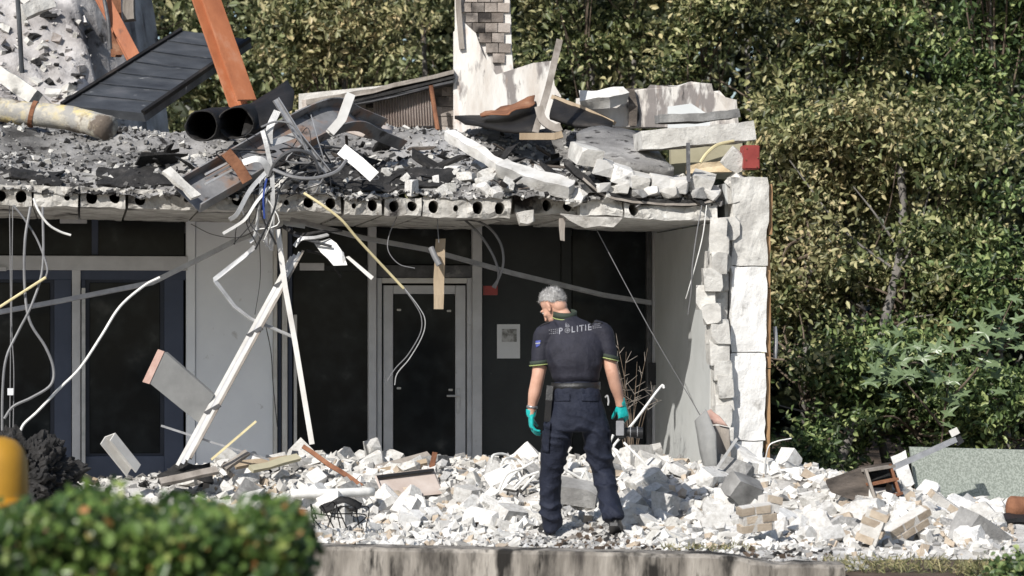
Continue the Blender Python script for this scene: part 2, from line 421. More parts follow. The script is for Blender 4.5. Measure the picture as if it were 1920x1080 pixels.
M['leaf_hedge'] = leafmat('hedge_leaf', [(0, (0.014, 0.03, 0.009)), (0.5, (0.05, 0.10, 0.018)), (0.85, (0.14, 0.22, 0.04)), (0.975, (0.27, 0.31, 0.08)), (0.99, (0.42, 0.18, 0.05))], 0.3, rough_=0.3, spec=0.5)
# ================================================================= the setting
bm = NB()
bmesh.ops.create_grid(bm, x_segments=40, y_segments=40, size=120)
for v in bm.verts: v.co.z = -0.06; v.co.y += 60
tag(obj('ground', bm, M['soil']), kind='structure')

def gz(x, y):
    """height of the debris bed on the ground"""
    t = 0.36 * sst(20.45, 22.7, y)
    t *= 1 - 0.45 * sst(23.4, 24.9, y)
    t *= 0.55 + 0.45 * sst(-3.6, -1.9, x)
    sx = sst(1.9, 3.6, x)
    t = t * (1 - sx) + sx * (0.33 * sst(19.3, 21.6, y) * (1 - sst(21.9, 23.5, y)))
    t *= 1 - .7 * sst(2.75, 3.3, x)
    t += 0.08 * fbm(x * 1.7, y * 1.7, 3.0) * sst(19.0, 21.0, y)
    t += 0.022 * fbm(x * 6, y * 6, 1.0) * sst(19.4, 20.8, y)
    return t
def heightfield(x0, x1, y0, y1, dx, f):
    nx, ny = int((x1 - x0) / dx), int((y1 - y0) / dx)
    V = [(x0 + (x1 - x0) * i / nx, y0 + (y1 - y0) * j / ny) for j in range(ny + 1) for i in range(nx + 1)]
    V = [(a, b, f(a, b)) for a, b in V]
    F = [(j * (nx + 1) + i, j * (nx + 1) + i + 1, (j + 1) * (nx + 1) + i + 1, (j + 1) * (nx + 1) + i) for j in range(ny) for i in range(nx)]
    me = bpy.data.meshes.new('hf')
    me.from_pydata(V, [], F)
    return me
def bed(x, y):
    e = sst(17.7, 18.2, y) * (1 - sst(25.6, 26.4, y)) * sst(-8.5, -7.5, x) * (1 - sst(4.6, 5.4, x))
    # dust sheet ends where the bare soil begins on the right
    e *= 1 - sst(1.75, 2.6, x) * (1 - sst(18.6, 19.3, y))
    return -0.09 + (gz(x, y) + 0.09) * e
tag(obj('rubble_dust', heightfield(-8.5, 5.4, 17.7, 26.4, 0.05, bed), M['dust'], smooth=True), 'pale dust and crumbs covering the ground before the ruin', 'rubble', kind='stuff')

# low stained wall before the rubble
bm = NB()
a0, a1 = at(300, 1020, 17.6), at(1585, 1034, 17.25)
n = 60
prof = [(0, -0.12), (0, 0.118), (0.02, 0.14), (0.30, 0.14), (0.32, 0.118), (0.32, -0.12)]
rings = []
for i in range(n + 1):
    t = i / n
    c = a0.lerp(a1, t)
    drop = 0.05 * sst(0.78, 0.95, t) + 0.03 * max(0, fbm(t * 14, 2.0)) * sst(.5, .8, t)
    rings.append([bm.verts.new((c.x, c.y + q[0] + 0.01 * fbm(t * 22, j * .7), (0.135 - 0.055 * t if q[1] > 0 else -0.12) + (q[1] - 0.14 if q[1] > 0 else 0) - (drop if q[1] > 0 else 0) + 0.006 * fbm(t * 40, j))) for j, q in enumerate(prof)])
for i in range(n):
    for j in range(5):
        bm.faces.new([rings[i][j], rings[i][j + 1], rings[i + 1][j + 1], rings[i + 1][j]])
bm.faces.new(rings[0]); bm.faces.new(rings[-1][::-1])
one('low_wall', bm, M['kerb'], 'low blackened concrete garden wall in front of the rubble', 'wall')

# ================================================================= the ruined building
ruin = thing('ruined_building', 'burnt out single storey building with collapsed concrete roof and dark porch', 'building', uvz(-2.8, BV, 0))
def part(name, bm, m, par=None, smooth=False): return obj(name, bm, m, par or ruin, smooth)

# floor of the porch
bm = NB(); ubox(bm, -8, 0.0, -0.05, 7, -0.055, 0.0); part('floor', bm, M['greyblock'])

# roof: hollow core slabs, each a part
def hollow_slab(x0, x1, yt, yb, v0, plug=(), m='slab', seed=0, depth=5.6, holes=True):
    u0, zt0 = BU(x0, yt[0], v0); u1, zt1 = BU(x1, yt[1], v0)
    _, zb0 = BU(x0, yb[0], v0); _, zb1 = BU(x1, yb[1], v0)
    W = u1 - u0
    n = max(1, round(W / 0.16))
    r = random.Random(seed)
    bm = NB()
    Zt = lambda u: zt0 + (zt1 - zt0) * (u - u0) / W
    Zb = lambda u: zb0 + (zb1 - zb0) * (u - u0) / W
    front = []
    def fv(u, z, dv=0.0):
        v = bm.verts.new(uvz(u, v0 + dv, z)); front.append(v); return v
    for c in range(n):
        ua, ub = u0 + W * c / n, u0 + W * (c + 1) / n
        uc = (ua + ub) / 2
        h = Zt(uc) - Zb(uc)
        zc = (Zt(uc) + Zb(uc)) / 2 + r.uniform(-.01, .01)
        rx = min(0.275 * h, 0.33 * (ub - ua)) * (1.0 if r.random() < 0.8 else 0.5)
        rz = rx * r.uniform(1.05, 1.25)
        per = []
        k = 4
        for i in range(k): per.append((ua + (ub - ua) * i / k, None, 0))
        pts = [(ua + (ub - ua) * i / k, Zb(ua + (ub - ua) * i / k)) for i in range(k)]
        pts += [(ub, Zb(ub) + (Zt(ub) - Zb(ub)) * i / k) for i in range(k)]
        pts += [(ub - (ub - ua) * i / k, Zt(ub - (ub - ua) * i / k)) for i in range(k)]
        pts += [(ua, Zt(ua) - (Zt(ua) - Zb(ua)) * i / k) for i in range(k)]
        outer = [fv(*q) for q in pts]
        # a second ring halfway for broken relief
        mid, inn, inb = [], [], []
        for (a, b) in pts:
            an = math.atan2((b - zc) / h, (a - uc) / (ub - ua))
            e = (uc + rx * math.cos(an), zc + rz * math.sin(an))
            mid.append(fv((a + e[0]) / 2, (b + e[1]) / 2)); inn.append(fv(*e))
            inb.append(bm.verts.new(uvz(e[0], v0 + 0.7, e[1])))
        N = len(pts)
        plugged = c in plug or not holes
        for i in range(N):
            j = (i + 1) % N
            bm.faces.new([outer[i], outer[j], mid[j], mid[i]])
            bm.faces.new([mid[i], mid[j], inn[j], inn[i]])
            if not plugged: bm.faces.new([inn[i], inn[j], inb[j], inb[i]])
        bm.faces.new(inn if plugged else inb)
        # top and bottom skins of this cell
        for row, sgn in ((pts[2 * k:3 * k] + [pts[3 * k]], 1), (pts[:k] + [pts[k]], -1)):
            for i in range(k):
                (a, b), (a2, b2) = row[i], row[i + 1]
                bm.faces.new([fv(a, b), fv(a2, b2), bm.verts.new(uvz(a2, v0 + depth, b2)), bm.verts.new(uvz(a, v0 + depth, b))])
    bmesh.ops.remove_doubles(bm, verts=bm.verts[:], dist=2e-4)
    # end faces
    for u in (u0, u1):
        bm.faces.new([bm.verts.new(uvz(u, v0 + .01, Zb(u))), bm.verts.new(uvz(u, v0 + .01, Zt(u))), bm.verts.new(uvz(u, v0 + depth, Zt(u))), bm.verts.new(uvz(u, v0 + depth, Zb(u)))])
    q0 = uvz(0, v0 + 0.06, 0)
    for v in bm.verts:
        d = (v.co - P0).dot(EV) - v0
        if d < 0.05:
            nv = noise.noise_vector(v.co * 7 + Vector((seed, 0, 0)))
            n2 = noise.noise_vector(v.co * 23)
            v.co += EV * (abs(nv[0]) * 0.06 + n2[0] * .012) + EU * (nv[1] * 0.008) + Vector((0, 0, nv[2] * 0.014 + n2[2] * 0.008))
    return part('roof_slab', bm, M[m])
hollow_slab(-380, 60, (343, 347), (382, 386), 0.02, plug=(3, 4), seed=1)
hollow_slab(63, 146, (348, 350), (386, 388), 0.0, seed=2, plug=(0,))
hollow_slab(151, 236, (350, 353), (388, 391), 0.03, seed=3)
hollow_slab(240, 372, (354, 358), (390, 394), 0.05, plug=(1,), seed=4)
hollow_slab(376, 512, (358, 361), (393, 397), 0.06, plug=(0, 3), seed=5)
hollow_slab(517, 640, (361, 364), (397, 400), 0.02, seed=6)
hollow_slab(646, 716, (365, 366), (400, 402), 0.02, seed=8)
hollow_slab(722, 790, (369, 370), (403, 405), 0.0, seed=9)
hollow_slab(793, 958, (370, 372), (405, 409), 0.0, seed=10)
hollow_slab(966, 1084, (366, 370), (398, 402), 0.16, plug=(0, 3), seed=11)
hollow_slab(1088, 1168, (368, 371), (404, 407), 0.03, plug=(0, 1, 2), m='concrete', seed=12)
hollow_slab(1171, 1345, (372, 378), (408, 416), 0.0, plug=(1, 2, 3, 4, 5), m='concrete', seed=13)
# unseen dark wall behind the facade keeps the light out behind the slabs
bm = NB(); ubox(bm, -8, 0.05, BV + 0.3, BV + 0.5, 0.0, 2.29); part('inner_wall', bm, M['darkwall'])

# facade at the back of the porch ------------------------------------------------
V = BV
def wp(name, x0, y0, x1, y1, v0, v1, m, par=None):
    bm = NB(); wbox(bm, x0, y0, x1, y1, v0, v1)
    if min(x1 - x0, y1 - y0) > 2.5: bmesh.ops.bevel(bm, geom=bm.edges[:], offset=0.004, segments=1, affect='EDGES')
    return part(name, bm, M[m], par)
FL = 930   # floor row at the wall
# left glazed front
g = wp('window', -330, 380, 346, 478, V + .05, V + .07, 'glass')
wp('blind', -330, 384, 118, 418, V + .20, V + .22, 'beigepanel', g)
wp('notice_card', 112, 386, 163, 419, V + .025, V + .03, 'framegrey', g)
wp('mullion', 172, 384, 184, 478, V + .0, V + .06, 'slateblue', g)
wp('transom', -330, 479, 352, 506, V - .05, V + .08, 'framegrey')
wp('fascia', -330, 506, 352, 524, V + .0, V + .08, 'slateblue')
def leaf(x0, x1, st0, st1):
    d = wp('door', x0, 524, x1, FL, V + .03, V + .08, 'navy')
    wp('stile', x0, 524, x0 + st0, FL, V + .0, V + .028, 'slateblue', d)
    wp('stile', x1 - st1, 524, x1, FL, V + .0, V + .028, 'slateblue', d)
    wp('bottom_rail', x0 + st0, 855, x1 - st1, FL, V + .0, V + .028, 'slateblue', d)
    wp('glass', x0 + st0 + 8, 530, x1 - st1 - 8, 850, V + .018, V + .027, 'glass', d)
    return d
leaf(-330, -95, 30, 25)
leaf(-92, 134, 25, 32)
d = leaf(152, 344, 8, 36)
bm = NB(); wbox(bm, 153, 540, 160, 872, V - .05, V - .025); part('pull_bar', bm, M['alu'], d)
wp('mullion', 135, 506, 151, FL, V - .03, V + .06, 'framegrey')
wp('meter_box', -60, 500, 12, 508, V - .09, V - .052, 'framegrey')
# white panel
wp('white_wall_panel', 349, 388, 366, FL, V - .03, V + .1, 'wallwhite')
wp('white_wall_panel', 366.5, 388, 512, FL, V - .005, V + .1, 'wallwhite')
# frame posts beside it
for x0, x1, m_, dv in ((513, 520, 'framewhite', .04), (521, 528, 'slateblue', -.01), (529, 539, 'framewhite', .03), (540, 548, 'slateblue', 0)):
    wp('frame_post', x0, 395, x1, FL, V - dv, V + .08, m_)
# dark window left of the door
g = wp('window', 549, 395, 690, FL, V + .04, V + .06, 'glass')
wp('frame_rail', 549, 497, 690, 508, V + .005, V + .035, 'darkwall', g)
wp('label_plate', 562, 493, 608, 507, V - .012, V + .003, 'framegrey', g)
wp('frame_bar', 551, 590, 557, FL, V + .0, V + .035, 'framewhite', g)
# the door
wp('frame_post', 691, 400, 706, FL, V - .05, V + .1, 'framegrey')
wp('frame_post', 886, 400, 904, FL, V - .05, V + .1, 'framegrey')
wp('door_head', 706.5, 497, 885.5, 520, V - .03, V + .1, 'darksteel')
g = wp('fanlight', 706.5, 400, 885.5, 496, V + .04, V + .06, 'glass')
dr = wp('door', 722, 536, 872, FL, V + .045, V + .06, 'framegrey')
fr = wp('door_frame', 707, 521, 716, FL, V - .02, V + .06, 'framegrey')
wp('jamb', 876, 521, 885, FL, V - .02, V + .06, 'framegrey', fr)
wp('head', 716.5, 521, 875.5, 531, V - .02, V + .06, 'framewhite', fr)
wp('stile', 719, 535, 737, FL, V + .0, V + .042, 'framegrey', dr)
wp('stile', 854, 535, 873, FL, V + .0, V + .042, 'framegrey', dr)
wp('top_rail', 737.5, 535, 853.5, 551, V + .0, V + .042, 'framegrey', dr)
wp('bottom_rail', 737.5, 856, 853.5, FL, V + .0, V + .042, 'framegrey', dr)
wp('pane', 737.5, 551.5, 853.5, 855.5, V + .018, V + .028, 'glass', dr)
bm = NB(); p0 = B(860, 742, V - .0); sweep(bm, [p0, p0 - EV * .05, p0 - EV * .05 - EU * .11], circ(.009, 8)); part('handle', bm, M['alu'], dr)
wp('handle_plate', 856, 728, 863, 775, V - .008, V - .001, 'alu', dr)
for x, y in ((748, 581), (842, 583), (748, 728), (845, 731)):
    wp('glazing_clip', x - 4, y - 2, x + 4, y + 2, V + .010, V + .017, 'framewhite', dr)
# dark cladding and glass right of the door
g = wp('cladding_panel', 904.5, 400, 1052, FL, V + .03, V + .08, 'darkwall')
wp('frame_post', 1053, 400, 1072, FL, V - .0, V + .08, 'darkwall')
g = wp('window', 1072.5, 400, 1212, FL, V + .04, V + .06, 'glass')
wp('frame_post', 1213, 400, 1222, FL, V - .02, V + .08, 'darksteel')
wp('frame_post', 1222.5, 400, 1232, FL, V - .0, V + .08, 'framegrey')
wp('call_box', 1216, 680, 1232, 722, V - .05, V - .022, 'blackcable')
# wing wall on the right, its outer edge broken to bare blocks
bm = NB()
hexa(bm, [uvz(0.0, 0.28, -.02), uvz(.12, 0.28, -.02), uvz(.12, V + .1, -.02), uvz(0.0, V + .1, -.02),
          uvz(0.0, 0.05, 2.3), uvz(.12, 0.05, 2.3), uvz(.12, V + .1, 2.3), uvz(0.0, V + .1, 2.3)])
part('wing_wall', bm, M['wallgrey'])
bm = NB(); ubox(bm, .012, .118, .04, .32, -.02, 2.28); rough(bm, 7, .03, 9, 4); part('wall_core', bm, M['concrete'])
# broken blocks along that edge, stacked one on another
z, k = 0.0, 0
br = random.Random(5)
while z < 2.28:
    h = br.uniform(.12, .21)
    for q in range(1 if z < 1.7 else 2):
        me = hullmesh('block', (br.uniform(.13, .17), br.uniform(.22, .3), h * 1.1), 300 + k, M['concrete'], .09, .75)
        zz = z + h / 2
        e = .05 * math.sin(zz * 5) + (.05 if zz > 1.6 else 0)
        pos = uvz(.045 - e + q * .08 + br.uniform(-.02, .02), .02 + .1 * q + br.uniform(-.03, .03), zz)
        o = bpy.data.objects.new('block', me); C.objects.link(o)
        o.parent = ruin; o.location = pos - WL[ruin.name]; o.rotation_euler = (br.uniform(-.06, .06), br.uniform(-.06, .06), br.uniform(-.2, .2))
        k += 1
    z += h * .80
# white insulated pier with its four torn panels
pier_u = BU(1372, 600, -.02)[0], BU(1436, 600, -.02)[0]
for i, (y0, y1) in enumerate(((332, 498), (500, 660), (662, 826), (828, 935))):
    bm = NB(); wbox(bm, 1373 - i, y0, 1440 - 3 * i, y1, -.02, .14)
    bmesh.ops.subdivide_edges(bm, edges=bm.edges[:], cuts=9, use_grid_fill=True)
    for v in bm.verts:
        a = noise.noise_vector(v.co * 5.5 + Vector((i * 5, 0, 0)))
        b = noise.noise_vector(v.co * 16)
        v.co += EU * (a[0] * .014 + b[0] * .012 * (abs((v.co - P0).dot(EU) - sum(pier_u) / 2) > .09)) + EV * (abs(a[1]) * .016 + b[1] * .007) + Vector((0, 0, b[2] * .008))
    part('insulation_panel', bm, M['insul' if i else 'concrete'])
bm = NB(); ubox(bm, pier_u[0] - .02, pier_u[1] - .02, .13, .5, -.02, 2.62); part('pier_core', bm, M['wallgrey'])
for y0, y1, dx in ((345, 440, 4), (443, 540, 0), (542, 690, 1), (692, 925, 0)):
    bm = NB(); wbox(bm, 1437 + dx, y0, 1444 + dx, y1, .02, .10); rough(bm, 4, .006, 9); part('timber_batten', bm, M['orangewood'])
bm = tube([B(1453, 612, .1), B(1455, 640, .1), B(1453, 672, .1)], .016, 8); part('pipe_stub', bm, M['steel'])

# ---------------------------------------------------------------- debris lying on the roof
ZS = 2.50
def roofz(u, v):
    px_ = 960 + (P0.x + u * EU.x + v * EV.x) * FP / 22.8
    z = 2.60 + 0.008 * 0 - 0.03 * sst(-3, 0, u)
    a = 0.17 * sst(0.05, 0.9, v) + (0.42 + .20 * sst(-3, -1.6, u)) * sst(0.9, 3.2, v)
    a *= 0.80 + 0.20 * sst(-1.2, -3.5, u)
    a += 0.10 * fbm(u * 1.3, v * 1.3, 5) + 0.035 * fbm(u * 5, v * 5, 2) + 0.012 * fbm(u * 17, v * 17, 8)
    e = sst(-.02, .25, v) * sst(.18, -.25, u)
    return z - .11 + .05 * fbm(u * 4, 3.3) * (1 - e) + (a + .11) * e
nx, ny = 210, 90
Vv, Ff = [], []
for j in range(ny + 1):
    for i in range(nx + 1):
        u = -8 + 8.2 * i / nx; v = -.01 + 5.6 * (j / ny) ** 1.4
        if j == 0: v += 0.04 * fbm(u * 5, 1.7)
        Vv.append(uvz(u, v, roofz(u, v)))
for j in range(ny):
    for i in range(nx):
        a = j * (nx + 1) + i
        Ff.append((a, a + 1, a + nx + 2, a + nx + 1))
me = bpy.data.meshes.new('roof_ash'); me.from_pydata(Vv, [], Ff)
tag(obj('roof_ash', me, M['ash'], smooth=True), 'grey and black ash covering the collapsed flat roof', 'ash', kind='stuff')

# pale ash heap of the burnt house behind, upper left
def heap(x, y):
    t = 0.0
    c = sst(-3.62, -4.15, x + .25 * fbm(y * 1.5, 7.0))
    t = 2.6 + 2.9 * c * sst(25.2, 29.4, y) ** .8
    t += .22 * fbm(x * 1.1, y * 1.1, 4) + .10 * fbm(x * 3.7, y * 3.7, 9) + .03 * fbm(x * 12, y * 12, 1)
    return t
tag(obj('ash_heap', heightfield(-8, -3.2, 25.4, 31.5, .05, heap), M['ashlight'], smooth=True), 'big pale grey ash heap at upper left behind the black sheet', 'ash', kind='stuff')
# roof block behind that carries the chimney
back = thing('rear_roof_wall', 'scorched rear wall of brick and block left of the chimney', 'wall', at(740, 240, 26.9))
bm = NB(); hexa(bm, [at(560, 260, 26.8), at(905, 260, 26.8), at(905, 260, 27.0), at(560, 260, 27.0), at(560, 176, 26.8), at(905, 142, 26.8), at(905, 142, 27.0), at(560, 176, 27.0)])
obj('mortar_core', bm, M['mortar'], back)
bme = hullmesh('wall_block', (.19, .03, .085), 900, M['soot_brick'], .03, .15)
for r_ in range(6):
    for c_ in range(12):
        x = 572 + c_ * 27.5 + (13 if r_ % 2 else 0); y = 252 - r_ * 18.5 - (x - 560) * .02
        if y < 180 - (x - 560) * .10 + 10: continue
        if 700 < x < 812 and y < 236: continue
        o = bpy.data.objects.new('block', bme); C.objects.link(o); o.parent = back
        o.location = at(x, y, 26.79) - WL[back.name]; o.rotation_euler = (rnd.uniform(-.03, .03), rnd.uniform(-.02, .02) + .02, rnd.uniform(-.03, .03))
# ridge capping of torn roofing above it
for i, (dy, th) in enumerate(((0, 8), (11, 6), (20, 4))):
    bm = NB()
    plate(bm, [at(575, 186 + dy, 26.5 - .02 * i), at(700, 165 + dy, 26.5), at(852, 130 + dy, 26.55), at(852, 130 + dy + th, 26.55), at(700, 166 + dy + th, 26.5), at(575, 188 + dy + th, 26.5)], (0, .35 - .08 * i, 0))
    rough(bm, 3, .012, 8, i)
    obj('roof_edge', bm, M['greywood' if i == 0 else 'char' if i == 1 else 'darksteel'], back)
cp = thing('corrugated_panel', 'pinkish scorched corrugated panel leaning before the rear wall', 'panel', at(755, 238, 26.6))
bm = NB(); pth = [at(698 + 112 * i / 44, 0, 26.62) for i in range(45)]
top = [bm.verts.new((q.x, 26.66 + .012 * math.cos(i * math.pi), at(0, 178 - 20 * i / 44, 26.6).z)) for i, q in enumerate(pth)]
bot = [bm.verts.new((q.x + .02, 26.62 + .012 * math.cos(i * math.pi), at(0, 240 - 5 * i / 44, 26.6).z)) for i, q in enumerate(pth)]
for i in range(44): bm.faces.new([bot[i], bot[i + 1], top[i + 1], top[i]])
bmesh.ops.solidify(bm, geom=bm.faces[:], thickness=.012)
obj('sheet', bm, M['corr'], cp)
one('rusty_pipe', tube(px((808, 160, 26.5), (814, 200, 26.5), (821, 244, 26.4)), .022, 8), M['rust'], 'rusty red upright pipe right of the corrugated panel', 'pipe')

# chimney
ch = thing('chimney', 'tall scorched chimney with white plastered face and sooty brick side', 'chimney', at(905, 230, 27))
bm = NB()
hexa(bm, [at(854, 245, 26.7), at(966, 245, 26.66), at(966, 245, 27.1), at(880, 245, 27.2), at(852, -60, 26.7), at(954, -60, 26.66), at(954, -60, 27.1), at(880, -60, 27.2)])
rough(bm, 5, .012, 6, 3)
obj('shaft', bm, M['plaster'], ch)
bm = NB()
# flared white foot, torn edge
plate(bm, [at(850, 250, 26.6), at(850, 60, 26.64), at(868, 40, 26.64), at(892, 62, 26.62), at(905, 100, 26.6), at(930, 140, 26.6), at(1000, 118, 26.6), at(1034, 114, 26.62), at(1040, 160, 26.6), at(1052, 180, 26.6), at(1050, 250, 26.58)], (0, .09, 0))
obj('plaster_face', bm, M['plaster'], ch)
bme = hullmesh('brick', (.114, .03, .087), 901, M['soot_brick'], .03, .1)
for r_ in range(13):
    for c_ in range(5):
        y = 128 - r_ * 19
        x = 872 + c_ * 24 + (12 if r_ % 2 else 0) + (r_ - 6) * -.6
        if x > 947 or (y > 55 and x < 876 + (y - 55) * .75): continue
        t = (x - 852) / 110
        o = bpy.data.objects.new('brick', bme); C.objects.link(o); o.parent = ch
        Yb = 26.66
        o.location = at(x, y, Yb - .006) - WL[ch.name]; o.rotation_euler = (0, rnd.uniform(-.03, .03), rnd.uniform(-.03, .03))
obj('corner_bar', bar(px((857, -60, 26.6), (860, 20, 26.6), (866, 92, 26.6)), .05, .03), M['greywood'], ch)

# ================================================================= trees
def leaf_cloud(name, Cn, size, bias, m, spread=1.0, asp=0.52, fold=0.3, r=rng):
    n = len(Cn)
    nr = r.normal(size=(n, 3)) * spread + np.array(bias)
    nr /= np.linalg.norm(nr, axis=1)[:, None]
    t = r.normal(size=(n, 3)) + np.array([0, 0, -0.5])
    t -= nr * (t * nr).sum(1)[:, None]
    t /= np.linalg.norm(t, axis=1)[:, None]
    b = np.cross(nr, t)
    L = (size * r.uniform(0.55, 1.3, n))[:, None]
    w_ = L * asp * r.uniform(.8, 1.2, n)[:, None]
    P = np.empty((n, 6, 3))
    P[:, 0] = Cn - t * L * .5
    P[:, 1] = Cn - t * L * .18 + b * w_ * .5 + nr * w_ * fold
    P[:, 2] = Cn + t * L * .16 + b * w_ * .42 + nr * w_ * fold * .8
    P[:, 3] = Cn + t * L * .5 - nr * L * .10
    P[:, 4] = Cn + t * L * .16 - b * w_ * .42 + nr * w_ * fold * .8
    P[:, 5] = Cn - t * L * .18 - b * w_ * .5 + nr * w_ * fold
    me = bpy.data.meshes.new(name)
    me.vertices.add(n * 6); me.vertices.foreach_set('co', P.astype(np.float32).ravel())
    idx = (np.arange(n)[:, None] * 6 + np.array([0, 1, 2, 3, 0, 3, 4, 5])[None]).astype(np.int32).ravel()
    me.loops.add(n * 8); me.loops.foreach_set('vertex_index', idx)
    me.polygons.add(n * 2); me.polygons.foreach_set('loop_start', np.arange(0, n * 8, 4, dtype=np.int32)); me.polygons.foreach_set('loop_total', np.full(n * 2, 4, np.int32))
    me.update(calc_edges=True)
    return me
def clumps(c, rad, ncl, per, cr, r=rng, hollow=0.35):
    d = r.normal(size=(ncl, 3)); d /= np.linalg.norm(d, axis=1)[:, None]
    q = (hollow + (1 - hollow) * r.random(ncl) ** .6)[:, None]
    cc = np.array(c) + d * q * np.array(rad) * r.uniform(.70, 1.35, (ncl, 1))
    kp = np.array([noise.noise(Vector(q) * 1.3) + .5 * noise.noise(Vector(q) * 3.1) > .07 for q in cc])
    cc = cc[kp]; ncl = len(cc)
    pts = cc[:, None, :] + r.normal(size=(ncl, per, 3)) * np.array([1.0, 1.0, .55]) * cr * r.uniform(.6, 1.4, (ncl, 1, 1))
    return cc, pts.reshape(-1, 3)
SUNB = (-0.25, -0.6, 0.75)
def tree(name, label, cat, cx, cy, Y, rx, ry, m, n, size, group, base=None, depth=None, clr=.16, br=14, trunk_r=.07, seed=0, per=26):
    c = at(cx, cy, Y); s = Y / FP
    rad = (rx * s, depth or rx * s * .8, ry * s)
    r = np.random.default_rng(100 + seed)
    bx_, by_ = base if base else (cx, Y)
    g = Vector(((bx_ - 960) * by_ / FP, by_, -0.05))
    t = thing(name, label, cat, g, group)
    cc, pts = clumps(c, rad, max(8, n // per), per, clr, r)
    pts = pts[(pts[:, 2] > 0.02)]
    cr = obj('crown', leaf_cloud('crown', pts, size, SUNB, m, 1.15, .46, r=r), None, t); cr.data.materials.append(m); cr['kind'] = 'stuff'
    bm = NB()
    top = Vector(c) + Vector((0, 0, rad[2] * .3))
    mid = g.lerp(top, .5) + Vector((r.uniform(-.15, .15), r.uniform(-.1, .1), 0))
    pth = smoothpath([g, mid, top], 6)
    sweep(bm, pth, circ(trunk_r, 8), scale=[1 - .6 * i / (len(pth) - 1) for i in range(len(pth))])
    for v in bm.verts: v.co += Vector(noise.noise_vector(v.co * 7)) * trunk_r * .25
    obj('trunk', bm, M['bark'], t, True)
    bm = NB()
    for k in range(br):
        e = Vector(cc[r.integers(len(cc))])
        st = pth[int(len(pth) * r.uniform(.45, .98))]
        mm = st.lerp(e, .5) + Vector(r.normal(size=3) * .12)
        pp = smoothpath([st, mm, e], 4)
        sweep(bm, pp, circ(.016, 5), scale=[1 - .75 * i / (len(pp) - 1) for i in range(len(pp))])
    if br: obj('branches', bm, M['twig'], t)['kind'] = 'stuff'
    return t
TG = 'trees behind the ruin'
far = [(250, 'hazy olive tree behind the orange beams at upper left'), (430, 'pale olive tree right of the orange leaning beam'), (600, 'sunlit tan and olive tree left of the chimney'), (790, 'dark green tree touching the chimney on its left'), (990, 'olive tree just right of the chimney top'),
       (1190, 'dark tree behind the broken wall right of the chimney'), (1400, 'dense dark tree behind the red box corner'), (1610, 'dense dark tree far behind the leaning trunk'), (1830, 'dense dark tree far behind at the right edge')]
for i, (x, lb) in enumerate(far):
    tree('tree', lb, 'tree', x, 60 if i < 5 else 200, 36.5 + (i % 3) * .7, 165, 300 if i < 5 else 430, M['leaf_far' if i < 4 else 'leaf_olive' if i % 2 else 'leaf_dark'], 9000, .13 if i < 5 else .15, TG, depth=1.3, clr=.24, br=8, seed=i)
near = [
 (640, 60, 33.5, 150, 140, 'leaf_tan', 4200, .12, 'yellowish scorched tree crown left of the chimney, in front of the pale ones'),
 (1090, -80, 31.5, 170, 290, 'leaf_olive', 8500, .115, 'leafy olive tree directly above the leaning grey plank'),
 (1330, -130, 31, 190, 370, 'leaf_olive', 11500, .115, 'olive tree above the broken white wall on the roof'),
 (1580, -130, 30.5, 200, 370, 'leaf_olive', 11500, .115, 'yellow flecked olive tree at the top right of centre'),
 (1840, -130, 30, 200, 390, 'leaf_green', 11500, .11, 'greener fine leaved tree in the top right corner'),
 (1560, 300, 29.6, 150, 130, 'leaf_tan', 6000, .105, 'scorched tan bush right of the red box'),
 (1780, 330, 29.4, 190, 150, 'leaf_olive', 6500, .11, 'olive bush at the upper right edge below the fine leaved tree'),
 (1520, 480, 29, 115, 140, 'leaf_tan', 5200, .10, 'tan leaved bush beside the white pier'),
 (1700, 500, 28.8, 160, 130, 'leaf_olive', 5200, .105, 'olive bush with yellow leaves round the upper part of the leaning trunk'),
 (1880, 540, 28.6, 130, 170, 'leaf_green', 5200, .105, 'green bush at the right edge halfway up'),
 (1510, 680, 28.4, 100, 120, 'leaf_olive', 4600, .095, 'olive shrub beside the lower half of the white pier'),
 (1650, 690, 28.2, 130, 90, 'leaf_green', 3600, .10, 'green shrub round the middle of the leaning trunk'),
 (1540, 830, 28.0, 110, 70, 'leaf_green', 2600, .095, 'low green undergrowth at the foot of the white pier'),
 (1700, 800, 27.8, 130, 75, 'leaf_green', 3200, .095, 'low green shrub above the speckled green panel'),
 (1880, 760, 27.8, 120, 100, 'leaf_green', 3600, .10, 'low green shrub at the right edge behind the green panel'),
]
for i, (x, y, Y, rx, ry, m, n, s, lb) in enumerate(near):
    k = 'shrub' if Y < 29.2 else 'tree'
    tree(k, lb, k, x, y, Y, rx, ry, M[m], int(n * 2.9), s * .80, TG if k == 'tree' else 'bushes right of the ruin', base=(x + 20, Y + .5), depth=.95, clr=.125, br=26, trunk_r=.05, seed=40 + i, per=36)
# dense wood far behind closes the view
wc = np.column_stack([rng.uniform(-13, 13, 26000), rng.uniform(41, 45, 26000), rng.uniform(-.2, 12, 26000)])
tag(obj('far_wood', leaf_cloud('far_wood', wc, .5, SUNB, M['leaf_dark']), M['leaf_dark']), 'dark wood far behind the trees', 'wood', kind='stuff')
